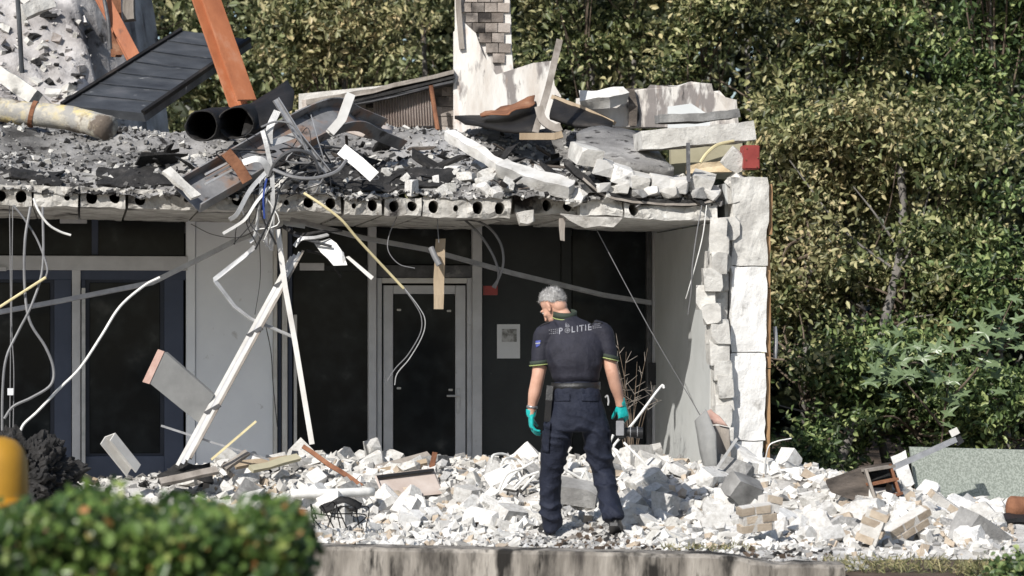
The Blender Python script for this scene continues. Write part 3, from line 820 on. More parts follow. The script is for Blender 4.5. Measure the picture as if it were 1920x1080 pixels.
# leaning grey trunk
lt = thing('leaning_tree', 'slender grey trunk leaning to the right through the green bushes', 'tree', at(1560, 900, 27.4))
bm = NB(); pp = smoothpath(px((1556, 905, 27.5), (1592, 815, 27.7), (1630, 705, 28.0), (1662, 590, 28.4), (1688, 470, 28.8), (1690, 330, 29.1), (1650, 200, 29.6)), 6)
sweep(bm, pp, circ(.066, 10), scale=[1 - .55 * i / (len(pp) - 1) for i in range(len(pp))]); 
bmesh.ops.subdivide_edges(bm, edges=bm.edges[:], cuts=1, use_grid_fill=True)
for v in bm.verts: v.co += Vector(noise.noise_vector(v.co * 9)) * .02 + Vector(noise.noise_vector(Vector((v.co.x * 40, v.co.y * 40, v.co.z * 10)))) * .012
obj('trunk', bm, M['bark'], lt, True)
for a, b, c in (((1688, 470, 28.6), (1640, 400, 28.8), (1600, 350, 28.9)), ((1680, 520, 28.5), (1720, 440, 28.7), (1745, 350, 28.9)), ((1650, 640, 28.2), (1700, 600, 28.3), (1750, 590, 28.3)), ((1690, 330, 28.9), (1740, 280, 29.0), (1800, 200, 29.2)), ((1600, 790, 27.9), (1500, 770, 27.9), (1460, 760, 28.0)), ((1670, 500, 28.5), (1580, 430, 28.7), (1480, 300, 29.0))):
    bm = NB(); q = smoothpath(px(a, b, c), 5); sweep(bm, q, circ(.014, 6), scale=[1 - .6 * i / (len(q) - 1) for i in range(len(q))])
    obj('branch', bm, M['bark'], lt)
# maple sapling with broad leaves, each leaf a part
mp = thing('maple_sapling', 'maple sapling with broad bluish green lobed leaves before the shrubs on the right', 'tree', at(1760, 900, 27.1))
lob = []
for i in range(5):
    a = R(-120 + 60 * i); Lr = (.62, .88, 1.0, .88, .62)[i]
    lob += [(Lr * .55 * math.sin(a - .22), Lr * .55 * math.cos(a - .22)), (Lr * math.sin(a), Lr * math.cos(a)), (Lr * .55 * math.sin(a + .22), Lr * .55 * math.cos(a + .22))]
    if i < 4: lob.append((.30 * math.sin(a + R(30)), .30 * math.cos(a + R(30))))
lob = [(x, y) for x, y in lob] + [(0, -.18)]
bm = NB(); cv = bm.verts.new((0, 0, .0)); vs = [bm.verts.new((x * .5, y * .5, -.10 * (x * x + y * y))) for x, y in lob]
for i in range(len(vs)): bm.faces.new([cv, vs[i], vs[(i + 1) % len(vs)]])
lme = bpy.data.meshes.new('maple_leaf'); bm.to_mesh(lme); bm.free(); lme.materials.append(M['leaf_blue'])
bm = NB(); stems = []
for a, b, c in (((1760, 905, 27.1), (1770, 780, 27.0), (1790, 640, 26.9)), ((1766, 800, 27.0), (1700, 720, 26.8), (1640, 650, 26.7)), ((1770, 760, 27.0), (1840, 680, 26.8), (1900, 560, 26.7)), ((1775, 720, 26.95), (1720, 680, 26.8), (1680, 700, 26.6)), ((1785, 660, 26.9), (1860, 640, 26.7), (1910, 660, 26.6))):
    q = smoothpath(px(a, b, c), 6); stems += q[4:]
    sweep(bm, q, circ(.012, 6), scale=[1 - .6 * i / (len(q) - 1) for i in range(len(q))])
obj('stem', bm, M['twig'], mp)
for i in range(70):
    o = bpy.data.objects.new('leaf', lme); C.objects.link(o); o.parent = mp
    q = rnd.choice(stems) + Vector((rnd.gauss(0, .13), rnd.uniform(-.3, -.04), rnd.gauss(0, .09)))
    o.location = q - WL[mp.name]; s = rnd.uniform(.20, .36); o.scale = (s, s, s)
    o.rotation_euler = (rnd.uniform(.45, 1.2), rnd.uniform(-.5, .5), rnd.uniform(-.7, .7))
at_plain = at
def at(px_, py, Y):
    """like at_plain, but what lies or hangs at the ruin follows the slant of its front"""
    if px_ < 1345 and Y < 25.05:
        u, _ = BU(px_, 500, 0.0)
        Y = Y + u * math.sin(A9) * (1 if Y < 24.2 else (25.05 - Y) / .85)
    return at_plain(px_, py, Y)
# ================================================================= wreckage on the roof
def near_roof(px_, py, v): return B(px_, py, v)
one('black_pole', tube(px((32, -20, 25.9), (37, 60, 25.9), (41, 137, 25.9)), .022, 8), M['blacksheet'], 'thin black pole standing at the upper left edge', 'pole')
for pts, lb in ((((0, 138, 25.4), (68, 186, 25.2)), 'short scorched concrete beam lying at the upper left edge'), (((40, 25, 26.2), (92, 4, 26.4)), 'pale concrete beam high on the ash heap')):
    bm = bar(px(*pts), .13, .12); rough(bm, 4, .02, 7); one('concrete_beam', bm, M['concrete'], lb, 'beam')
yp = thing('burnt_pipe', 'thick flaking yellow and grey pipe lying along the roof at left', 'pipe', at(100, 240, 24.9))
bm = NB(); q = smoothpath(px((-60, 196, 25.0), (60, 214, 24.9), (130, 222, 24.85), (205, 240, 24.7)), 8)
sweep(bm, q, circ(.105, 18)); 
for v in bm.verts: v.co += Vector(noise.noise_vector(v.co * 6)) * .014
obj('barrel', bm, M['yellowpipe'], yp, True)
bm = NB(); c0, c1 = at(58, 213, 24.9), at(66, 215, 24.9); sweep(bm, [c0, c1], circ(.118, 18)); obj('collar', bm, M['rust'], yp)
# black sheet metal panel
bp = thing('metal_roofing', 'large black ribbed sheet metal panel tilted on the roof', 'panel', at(260, 205, 25.9))
A_, B_, C_, D_ = at(116, 197, 25.6), at(340, 57, 26.9), at(468, 74, 26.9), at(268, 212, 25.5)
bm = NB(); plate(bm, [A_, B_, C_, D_], (0.02, .03, -.075)); obj('sheet', bm, M['blacksheet'], bp)
nrm = (B_ - A_).cross(D_ - A_).normalized()
if nrm.z < 0: nrm = -nrm
for i in range(1, 7):
    t = i / 7
    a, b = A_.lerp(B_, t) + nrm * .003, D_.lerp(C_, t) + nrm * .003
    obj('rib', bar([a, b], .008, .007, nrm), M['blacksheet'], bp)
for a, b in ((A_, B_), (D_, C_)):
    obj('edge_rail', bar([a + nrm * .004, b + nrm * .004], .035, .04, nrm), M['burnt'], bp)
# orange steel
def ibeam(name, pts, a, b, t, m, label, ref=(0.3, -1, 0)):
    bm = NB(); sweep(bm, px(*pts), iprof(a, b, t), ref); return one(name, bm, M[m], label, 'beam')
ibeam('steel_beam', ((366, -60, 26.3), (456, 196, 25.8)), .19, .17, .022, 'orange', 'orange steel beam leaning over the black panel', (0.75, -1, 0))
ibeam('steel_beam', ((178, -30, 27.2), (252, 112, 26.9)), .12, .10, .02, 'orange', 'short orange steel beam slanting down onto the black panel')
ibeam('steel_beam', ((214, -40, 27.6), (219, 105, 27.5)), .10, .10, .02, 'rust', 'upright rusty beam behind the slanting orange one')
one('bent_bar', tube(px((192, -20, 27), (203, 40, 26.95), (207, 92, 26.95)), .02, 7), M['darksteel'], 'thin grey bar hanging beside the slanting orange beam', 'bar')
bm = NB(); plate(bm, px((232, -10, 27.4), (250, -10, 27.4), (252, 36, 27.4), (230, 40, 27.4)), (0, .12, 0)); one('hanging_cladding', rough(bm, 2, .02, 6), M['greywood'], 'small grey cladding scrap at the top beside the rusty beam', 'cladding')
# two burnt ducts with open ends
def duct(cx, cy, Y, r, lb, ln=.9, seed=0):
    bm = NB(); c = at(cx, cy, Y)
    e = c + Vector((.10, ln, .10))
    n_ = 22; rings = []
    for i in range(7):
        p_ = c.lerp(e, i / 6); row = []
        for k in range(n_):
            a = 2 * math.pi * k / n_
            rr_ = r * (1 + .13 * noise.noise(Vector((math.cos(a) * 1.5, math.sin(a) * 1.5, seed + i * .35))))
            row.append(bm.verts.new(p_ + Vector((rr_ * math.cos(a), .05 * noise.noise(Vector((a * 2, i, seed))) if i == 0 else 0, rr_ * math.sin(a) * .95))))
        rings.append(row)
    for i in range(6):
        for k in range(n_): bm.faces.new([rings[i][k], rings[i][(k + 1) % n_], rings[i + 1][(k + 1) % n_], rings[i + 1][k]])
    bm.faces.new(rings[-1])
    bmesh.ops.recalc_face_normals(bm, faces=bm.faces)
    bmesh.ops.solidify(bm, geom=bm.faces[:], thickness=.012)
    return one('burnt_duct', bm, M['burnt'], lb, 'duct', 'burnt ducts on the roof', smooth=True)
duct(378, 236, 23.9, .135, 'left of the two burnt black ducts open towards the viewer', seed=1)
duct(441, 231, 24.0, .145, 'right of the two burnt black ducts, beside the curled sheet', seed=4)
# curled black sheet
def sheet(name, rows, m, label, cat, th=.01, sub=2, amt=.01, parent=None):
    bm = NB(); g_ = [[bm.verts.new(at(*q)) for q in r_] for r_ in rows]
    for i in range(len(g_) - 1):
        for j in range(len(g_[0]) - 1): bm.faces.new([g_[i][j], g_[i][j + 1], g_[i + 1][j + 1], g_[i + 1][j]])
    bmesh.ops.subdivide_edges(bm, edges=bm.edges[:], cuts=sub, use_grid_fill=True, smooth=.6)
    jitter(bm, amt, 6)
    bmesh.ops.recalc_face_normals(bm, faces=bm.faces)
    bmesh.ops.solidify(bm, geom=bm.faces[:], thickness=th)
    if parent: return obj(name, bm, M[m], parent, True)
    return one(name, bm, M[m], label, cat, smooth=True)
sheet('curled_sheet', [[(455, 205, 24.5), (500, 178, 24.7), (540, 152, 24.9)], [(462, 212, 24.2), (505, 196, 24.4), (552, 172, 24.5)], [(452, 255, 24.0), (500, 236, 24.1), (548, 206, 24.2)]], 'burnt', 'black curled sheet of burnt metal right of the ducts', 'sheet')
# big bent steel channel
cn = thing('steel_channel', 'wide bent grey steel channel slanting across the roof debris', 'channel', at(520, 350, 23.0))
bm = NB(); q = smoothpath(px((352, 368, 22.62), (470, 300, 22.9), (590, 232, 23.3), (650, 214, 23.5), (690, 232, 23.8), (738, 252, 24.1)), 5)
sweep(bm, q, uprof(.30, .10, .012), (.25, -.75, .65)); obj('web', bm, M['channel'], cn)
for k, dz in enumerate((-.03, .02, .05)):
    obj('rail', bar(px((385, 345 - k * 9, 22.55), (442, 315 - k * 9, 22.7)), .016, .02), M['greycable' if k == 1 else 'alu'], cn)
obj('end_plate', bar(px((424, 285, 22.62), (447, 312, 22.62), (464, 340, 22.62)), .085, .05), M['rust'], cn)
sheet('brown_sheet', [[(640, 222, 24.2), (690, 232, 24.2), (738, 240, 24.3)], [(640, 246, 24.0), (690, 260, 24.0), (732, 262, 24.1)]], 'corr', 'brown heat warped metal sheet left of the corrugated panel', 'sheet')
# long grey bars and strips of the tangle above the porch
def strip(pts, w_, t_, m, label, k=5, ref=(0, -1, .2), tw=0.0, name='metal_strip', cat='strip', group=None):
    return one(name, bar(px(*pts), w_, t_, ref, k, tw), M[m], label, cat, group)
bm = NB(); sweep(bm, px((517, 186, 22.7), (560, 255, 22.7), (618, 328, 22.75)), uprof(.05, .04, .008), (.3, -1, .2)); one('steel_bar', bm, M['steel'], 'long grey channel bar slanting down right over the tangle', 'bar')
bm = NB(); sweep(bm, px((657, 178, 23.1), (640, 225, 23.0), (618, 250, 22.95)), iprof(.07, .05, .01), (.3, -1, .2)); one('frame_profile', bm, M['framewhite'], 'short white window profile sticking up right of the grey channel bar', 'profile')
strip(((640, 280, 22.7), (672, 305, 22.65), (702, 332, 22.6)), .10, .02, 'alu', 'broad pale sheet strip lying right of the tangle', 0)
TG2 = 'pale strips in the tangle'
strip(((520, 208, 22.7), (506, 240, 22.65), (505, 270, 22.65)), .055, .006, 'alu', 'short upright pale strip at the top of the tangle')
strip(((505, 270, 22.66), (530, 262, 22.7), (556, 252, 22.75)), .05, .006, 'alu', 'pale strip folded flat towards the right in the tangle')
strip(((492, 245, 22.62), (500, 275, 22.6), (510, 330, 22.6), (511, 400, 22.62), (508, 470, 22.7)), .034, .006, 'alu', 'long pale strip hanging straight down over the slab edge')
strip(((455, 305, 22.6), (480, 298, 22.58), (496, 305, 22.58), (506, 330, 22.6)), .05, .006, 'alu', 'pale strip curling left out of the tangle')
strip(((500, 322, 22.6), (470, 355, 22.55), (445, 400, 22.5), (430, 412, 22.5)), .034, .006, 'alu', 'grey strip hanging left with a bent tip', tw=.8)
strip(((505, 350, 22.6), (480, 380, 22.55), (462, 408, 22.5), (448, 420, 22.5), (418, 438, 22.5)), .022, .006, 'whitecable', 'thin white strip sweeping down left below the slab edge', tw=.5)
strip(((490, 330, 22.62), (487, 380, 22.6), (478, 440, 22.62), (468, 455, 22.62)), .024, .006, 'alu', 'narrow grey strip hanging left of the long straight one')
strip(((497, 330, 22.66), (499, 380, 22.64), (499, 440, 22.66), (500, 462, 22.68)), .02, .006, 'steel', 'narrow strip hanging close behind the long straight one')
one('cable', tube(px((490, 238, 22.6), (520, 228, 22.62), (555, 240, 22.62), (580, 300, 22.62)), .008, 6), M['greycable'], 'grey cable arching over the top of the tangle', 'cable')
one('cable', tube(px((512, 318, 22.55), (550, 332, 22.5), (590, 334, 22.5), (630, 322, 22.55), (650, 300, 22.6)), .014, 6), M['greycable'], 'grey cable sagging in a bow below the long channel bar', 'cable')
one('cable', tube(px((505, 330, 22.6), (520, 300, 22.56), (550, 282, 22.56), (585, 292, 22.6), (600, 325, 22.62)), .014, 6), M['darksteel'], 'dark hose looped in the middle of the tangle', 'cable')
one('cable', tube(px((500, 335, 22.58), (494, 370, 22.55), (496, 410, 22.56)), .008, 5), plain('blue_plastic', (.03, .06, .25), .5), 'thin blue cable hanging in the tangle', 'cable')
one('wire', tube(px((583, 215, 22.7), (596, 262, 22.68), (608, 300, 22.7)), .005, 5), M['steel'], 'thin upright wire right of the long channel bar', 'wire')
one('broken_board', rough(bar(px((310, 318, 22.6), (340, 345, 22.55), (368, 372, 22.5)), .09, .03, (.3, -.7, .7)), 2, .02, 8), M['concrete'], 'pale broken board at the lower end of the wide steel channel', 'board')


tw = thing('tangled_wires', 'tangle of thin grey and black wires spilling over the slab edge above the white wall', 'wire', at(515, 400, 22.6))
r6 = random.Random(21)
for i in range(22):
    x0, y0 = r6.uniform(470, 640), r6.uniform(270, 345)
    if i < 9: q = [(x0, y0, 22.75), (r6.uniform(480, 530), 345, 22.62), (r6.uniform(450, 530), r6.uniform(385, 420), 22.58), (r6.uniform(430, 540), r6.uniform(410, 470), 22.62)]
    else: q = [(x0, y0, 22.8), (x0 + r6.uniform(-50, 50), y0 + r6.uniform(-45, 10), 22.75), (x0 + r6.uniform(-80, 80), y0 + r6.uniform(-20, 30), 22.72), (x0 + r6.uniform(-60, 60), y0 + r6.uniform(10, 40), 22.75)]
    obj('wire', tube(px(*q), r6.choice((.004, .005, .008)), 5, 5), M[r6.choice(('greycable', 'blackcable', 'steel', 'blackcable', 'whitecable'))], tw)
for i, (x, y, v_, w_, lb) in enumerate(((60, 338, .12, 50, 'at the left end of the roof edge'), (250, 352, .1, 60, 'over the slab edge left of the steel channel'), (690, 350, .12, 45, 'over the slab edge below the broad pale strip'), (790, 355, .12, 60, 'over the slab edge above the door'), (640, 340, .25, 40, 'beside the broad pale strip'))):
    v_ = max(v_, .30); u_, z_ = BU(x, y, v_); z_ = roofz(u_, v_) + .03
    bm = NB(); g_ = []
    hw = w_ * .0042
    for j in range(5):
        g_.append([bm.verts.new(uvz(u_ + hw * (k / 3 - 1) * (1 + .2 * math.sin(j * 2 + i)), v_ + (j - 2) * .09, roofz(u_ + hw * (k / 3 - 1), v_ + (j - 2) * .09) + .025 + .05 * max(0, noise.noise(Vector((k * .7, j * .7, i * 3.1)))) - (.06 if j == 0 and v_ < .2 else 0))) for k in range(7)])
    for j in range(4):
        for k in range(6): bm.faces.new([g_[j][k], g_[j][k + 1], g_[j + 1][k + 1], g_[j + 1][k]])
    bmesh.ops.subdivide_edges(bm, edges=bm.edges[:], cuts=1, use_grid_fill=True); jitter(bm, .02, 11, i)
    bmesh.ops.solidify(bm, geom=bm.faces[:], thickness=.012)
    one('roofing_felt', bm, M['char'], 'torn black roofing felt ' + lb, 'felt', 'torn roofing felt')
# right half of the roof
one('grey_plank', bar(px((1049, 76, 24.6), (1028, 165, 24.3), (1003, 250, 24.0)), .055, .03), M['greywood'], 'long thin grey plank leaning up in front of the white chimney foot', 'plank')
sheet('burnt_roofing', [[(852, 216, 25.6), (930, 216, 25.4), (1005, 190, 25.4)], [(872, 226, 25.0), (945, 242, 24.6), (1005, 246, 24.4)]], 'burnt', 'black burnt roof panel left of the leaning plank', 'panel', .03, 2, .012)
bpn = sheet('burnt_roofing', [[(1040, 184, 25.2), (1090, 204, 24.9), (1150, 232, 24.6)], [(1030, 225, 24.8), (1080, 240, 24.5), (1145, 244, 24.35)]], 'burnt', 'black burnt roof panel right of the leaning plank with brown edge', 'panel', .03, 2, .012)
obj('edge_board', bar(px((1036, 182, 25.15), (1090, 202, 24.85), (1152, 231, 24.55)), .035, .03), M['wood'], bpn)
sheet('crumpled_foil', [[(905, 208, 25.2), (950, 198, 25.2), (1000, 180, 25.3)], [(900, 222, 24.9), (955, 212, 24.8), (1002, 196, 24.9)]], 'rust', 'rust brown crumpled foil on top of the left burnt panel', 'sheet', .01, 4, .05)
one('torn_cloth', bar(px((1010, 200, 24.0), (1018, 225, 23.95), (1040, 240, 23.9), (1052, 238, 23.9)), .07, .02, (0, -1, .2), 4), M['greywood'], 'torn grey strip folded over the foot of the leaning plank', 'strip')
one('timber', bar(px((975, 256, 23.7), (1040, 256, 23.6), (1054, 252, 23.6)), .055, .05), M['wood'], 'short raw timber lying below the burnt panels', 'timber')
# long white beams lying across
def cbeam(pts, a, b, label, m='concrete', amt=.018, ref=(.2, -.7, .7)):
    bm = bar(px(*pts), a, b, ref); rough(bm, 5, amt, 8, len(label)); return one('concrete_beam', bm, M[m], label, 'beam')
cbeam(((842, 252, 23.9), (915, 296, 23.4), (945, 318, 23.2)), .09, .08, 'long white concrete strip running down the grey ash slope', 'white')
cbeam(((940, 314, 23.2), (1005, 338, 22.95), (1072, 356, 22.8)), .13, .11, 'squared white concrete beam end above the slab edge', 'white')
cbeam(((1195, 266, 23.25), (1300, 258, 23.25), (1402, 248, 23.35)), .15, .34, 'pale eave beam over the right corner', 'concrete', .012, (0, -1, 0))
cbeam(((1232, 224, 24.1), (1310, 222, 24.1), (1376, 214, 24.2)), .07, .22, 'grey ledge beam above the pale eave beam', 'greyblock', .01, (0, -1, 0))
lay = [((1098, 290), .20, .16, 'leftmost'), ((1128, 312), .17, .13, 'second'), ((1160, 324), .19, .14, 'third'), ((1196, 336), .2, .13, 'fourth'), ((1236, 342), .21, .14, 'fifth'), ((1278, 346), .19, .12, 'sixth'), ((1316, 342), .22, .15, 'rightmost')]
for i, ((x, y), w_, h_, nm) in enumerate(lay):
    me = hullmesh('slab_piece', (w_, .42, h_), 640 + i, M['white' if i % 3 else 'concrete'], .12, .75); o = bpy.data.objects.new('slab_piece', me); C.objects.link(o)
    o.location = at(x, y, 22.98 - .01 * i); o.rotation_euler = (.15 + rnd.uniform(-.1, .1), rnd.uniform(-.05, .3), rnd.uniform(-.3, .3)); tag(o, nm + ' piece of the broken white roof layer at the right corner', 'slab', 'broken roof layer pieces')
for i, (x, y) in enumerate(((1120, 352), (1158, 358), (1190, 364), (1228, 362), (1262, 366), (1300, 364), (1336, 360))):
    me = hullmesh('slab_piece', (rnd.uniform(.12, .18), .3, rnd.uniform(.07, .11)), 660 + i, M[('white', 'concrete', 'greyblock')[i % 3]], .16, .8); o = bpy.data.objects.new('slab_piece', me); C.objects.link(o)
    o.location = at(x, y, 22.86); o.rotation_euler = (rnd.uniform(-.2, .3), rnd.uniform(-.3, .3), rnd.uniform(-.6, .6)); tag(o, ('leftmost', 'second', 'third', 'fourth', 'fifth', 'sixth', 'rightmost')[i] + ' loose lump under the broken roof layer at the right corner', 'slab', 'loose lumps under the roof layer')
sheet('ash_slab', [[(1082, 262, 24.2), (1130, 250, 24.2), (1195, 258, 24.2)], [(1078, 300, 23.2), (1160, 318, 23.0), (1260, 332, 22.95)]], 'ash', 'tilted ash grey roof slab left of the eave beam', 'slab', .07, 4, .03)
rw = thing('rear_corner_wall', 'broken white plastered wall at the right rear of the roof with dark stains', 'wall', at(1230, 235, 25))
bm = NB(); plate(bm, px((1080, 236, 25.0), (1082, 186, 25.0), (1150, 172, 25.0), (1180, 164, 25.0), (1214, 166, 25.0), (1222, 158, 25.0), (1250, 156, 25.0), (1270, 160, 25.0), (1292, 151, 25.0), (1310, 158, 25.0), (1330, 154, 25.0), (1336, 168, 25.0), (1350, 170, 25.0), (1360, 184, 25.0), (1378, 188, 25.0), (1382, 240, 25.0)), (0, .16, 0)); obj('wall', rough(bm, 0, .03, 7), M['plaster'], rw)
obj('burnt_stud', bar(px((1186, 236, 24.97), (1188, 200, 24.96), (1182, 168, 24.97)), .07, .04), M['charwood'], rw)
bm = NB(); plate(bm, px((1252, 240, 24.6), (1252, 200, 24.75), (1296, 194, 24.8), (1330, 216, 24.7), (1332, 240, 24.6)), (0, .03, 0)); obj('leaning_piece', bm, M['wallgrey'], rw)
cbeam(((1090, 190, 24.9), (1140, 184, 24.85), (1172, 178, 24.9)), .12, .12, 'rough white lump on top of the broken wall beside the burnt panel', 'white', .02)
dk = thing('bent_roof_edge', 'dark bent roof edge sagging over the right slabs', 'roof edge', at(1200, 385, 22.7))
q = smoothpath(px((1062, 306, 23.0), (1095, 335, 22.8), (1135, 364, 22.80), (1200, 377, 22.80), (1290, 381, 22.80), (1340, 374, 22.80)), 6)
bm = NB(); sweep(bm, q, rect(.05, .05), (0, -1, .2)); jitter(bm, .012, 14); obj('felt', bm, M['char'], dk)
bm = NB(); sweep(bm, [p_ + Vector((0, -.028, -.012)) for p_ in q], rect(.018, .012), (0, -1, .2)); jitter(bm, .006, 14); obj('metal_trim', bm, M['greywood'], dk)
one('black_post', bar(px((1290, 268, 22.75), (1291, 342, 22.72)), .03, .03), M['darksteel'], 'short black post standing below the eave beam', 'post')
bm = NB(); wbox(bm, 1258, 268, 1392, 335, .85, .92); one('beige_soffit', bm, M['beigepanel'], 'beige panel in shade under the eave beam', 'panel')
bm = NB(); plate(bm, [B(1290, 312, .4), B(1310, 306, .4), B(1345, 302, .4), B(1395, 290, .4), B(1395, 322, .4), B(1290, 326, .4)], EV * .1); one('foam_insulation', rough(bm, 1, .02, 12), M['cream'], 'orange cream foam edge below the beige panel', 'foam')
rb = thing('red_box', 'red metal box at the top of the white pier', 'box', B(1410, 320, .0))
bm = NB(); wbox(bm, 1395, 272, 1425, 317, -.03, .12); bmesh.ops.bevel(bm, geom=bm.edges[:], offset=.008, segments=2, affect='EDGES'); obj('case', bm, M['red'], rb)
for x, y in ((1399, 300), (1421, 296), (1419, 313), (1400, 278)):
    bm = NB(); c_ = B(x, y, -.031); sweep(bm, [c_, c_ - EV * .006], circ(.006, 6)); obj('screw', bm, M['rust'], rb)
for y, x0, x1, lb in ((345, 1360, 1405, 'broken concrete block wedged under the red box'), (300, 1360, 1393, 'tilted concrete block left of the red box')):
    me = hullmesh('block', (.2, .2, .17), y, M['concrete'], .2, .6); me.materials.clear()
    o = bpy.data.objects.new('concrete_block', me); me.materials.append(M['concrete']); C.objects.link(o); o.location = B((x0 + x1) / 2, y, .1); o.rotation_euler = (.3, .7, .2); tag(o, lb, 'block')
one('yellow_hose', tube([B(1313, 305, .0), B(1325, 288, .02), B(1345, 272, .1), B(1375, 265, .2)], .014, 7), M['yellowcable'], 'yellow foam hose curving out under the eave beam', 'hose')
bm = NB(); plate(bm, px((970, 396, 22.7), (1000, 396, 22.7), (1000, 414, 22.7), (990, 420, 22.7), (975, 420, 22.7)), (0, .08, 0)); one('hanging_lump', rough(bm, 1, .02, 9), M['slab'], 'lump of concrete hanging under the slab joint above the officer', 'lump')
bm = NB(); plate(bm, px((1050, 402, 22.7), (1165, 408, 22.7), (1150, 424, 22.7), (1100, 426, 22.7), (1070, 412, 22.7)), (0, .25, 0)); one('hanging_lump', rough(bm, 1, .02, 9), M['slab'], 'flat scab of concrete hanging under the right slabs', 'lump')
bm = NB(); plate(bm, px((1047, 410, 22.8), (1060, 410, 22.8), (1058, 452, 22.8), (1050, 450, 22.8)), (0, .02, 0)); one('hanging_strip', rough(bm, 1, .01, 9), M['greywood'], 'short torn strip hanging under the right slabs', 'strip')

# lumps of concrete and charred scraps strewn on the roof
RL = [hullmesh('roof_chunk', (rnd.uniform(.7, 1.5), rnd.uniform(.6, 1.1), rnd.uniform(.4, .8)), 500 + i, M[('white', 'concrete', 'greyblock', 'white', 'char', 'concrete')[i % 6]], .2, .6) for i in range(18)]
COLN = {'white': 'white', 'concrete': 'pale grey', 'greyblock': 'dark grey', 'insul': 'bright white', 'char': 'black', 'charwood': 'charred'}
MK = {m_.name: k for k, m_ in M.items()}
def describe(o, s, where):
    d_ = sorted(o.dimensions)
    size = 'tiny' if s < .075 else 'small' if s < .105 else 'middling' if s < .15 else 'big'
    shape = 'flat slab' if d_[0] < d_[1] * .5 else 'long block' if d_[2] > d_[1] * 1.5 else 'blocky lump'
    col = COLN.get(MK[o.data.materials[0].name], 'pale')
    return f'{size} {col} {shape} {where(o.location)}'
def where_ground(p_):
    x = 960 + p_.x * FP / p_.y
    m_ = min(((230, 'behind the hedge'), (440, 'below the leaning profile'), (540, 'right of the hedge top'), (620, 'by the white pipe'), (700, 'by the rusty strip'), (780, 'before the tan tray'), (860, 'right of the tan tray'), (950, 'by the left chair frame'), (1085, 'around the officer'), (1180, 'under the camera'), (1260, 'below the wing wall'), (1335, 'before the torn box'), (1410, 'below the white pier'), (1490, 'by the flat board'), (1570, 'left of the box beam'), (1650, 'before the box beam'), (1740, 'below the green panel'), (1850, 'by the right edge')), key=lambda q: abs(q[0] - x))[1]
    d_ = 'in front' if p_.y < 20.7 else 'midway up the heap' if p_.y < 22.2 else 'at the back of the heap'
    return f'{m_}, {d_}'
def where_roof(p_):
    x = 960 + p_.x * FP / p_.y; v_ = (p_ - P0).dot(EV)
    m_ = min(((40, 'at the left end of the roof'), (130, 'below the yellow pipe'), (230, 'below the black roofing sheet'), (330, 'left of the ducts'), (400, 'before the ducts'), (480, 'by the steel channel'), (560, 'in the tangle'), (650, 'by the broad pale strip'), (740, 'below the corrugated panel'), (830, 'left of the white strip'), (920, 'below the chimney'), (1010, 'below the burnt roofing'), (1090, 'by the squared beam end'), (1180, 'by the broken layers'), (1270, 'by the black post'), (1350, 'by the red box')), key=lambda q: abs(q[0] - x))[1]
    return m_ + (', on the slab edge' if v_ < .18 else ', in the front ash' if v_ < .6 else ', farther back')
LATE = []
def scatter(name, meshes, n, place, smin, smax, label, cat, group, power=2.2, flat=.5):
    for i in range(n):
        p_ = place(i)
        s = smin + (smax - smin) * rnd.random() ** power
        o = bpy.data.objects.new(name, rnd.choice(meshes)); C.objects.link(o)
        o.location = p_ + Vector((0, 0, s * .16)); o.scale = (s, s * rnd.uniform(.7, 1.1), s * rnd.uniform(.7, 1.1))
        o.rotation_euler = (rnd.gauss(0, flat), rnd.gauss(0, flat), rnd.uniform(0, 6.28))
        tag(o, label, cat, group); LATE.append((o, s))
def rp(umin, umax, vmin, vmax, p_=1.5):
    def f(i):
        u = rnd.uniform(umin, umax); v = vmin + (vmax - vmin) * rnd.random() ** p_
        return uvz(u, v, roofz(u, v))
    return f
whites = [RL[i] for i in range(18) if i % 6 in (0, 3, 1, 5)]
scatter('concrete_lump', whites, 60, rp(-4.3, -1.6, .03, 1.6), .04, .17, 'broken pale concrete lump lying in the ash on the left half of the roof', 'rubble', 'concrete lumps on the roof')
scatter('concrete_lump', whites, 120, rp(-2.6, .05, .02, 1.2, 1.6), .04, .19, 'broken pale concrete lump lying on the right half of the roof', 'rubble', 'concrete lumps on the roof')
blacks = [hullmesh('char_scrap', (1.4, .5, .12), 560 + i, M['char'], .25, .5) for i in range(4)] + [hullmesh('char_scrap', (1.2, .12, .1), 570 + i, M['charwood'], .2, .4) for i in range(3)]
scatter('charred_scrap', blacks, 110, rp(-4.4, -.2, .02, 2.4), .08, .38, 'charred black scrap lying in the roof ash', 'debris', 'charred scraps on the roof', 1.6, .35)

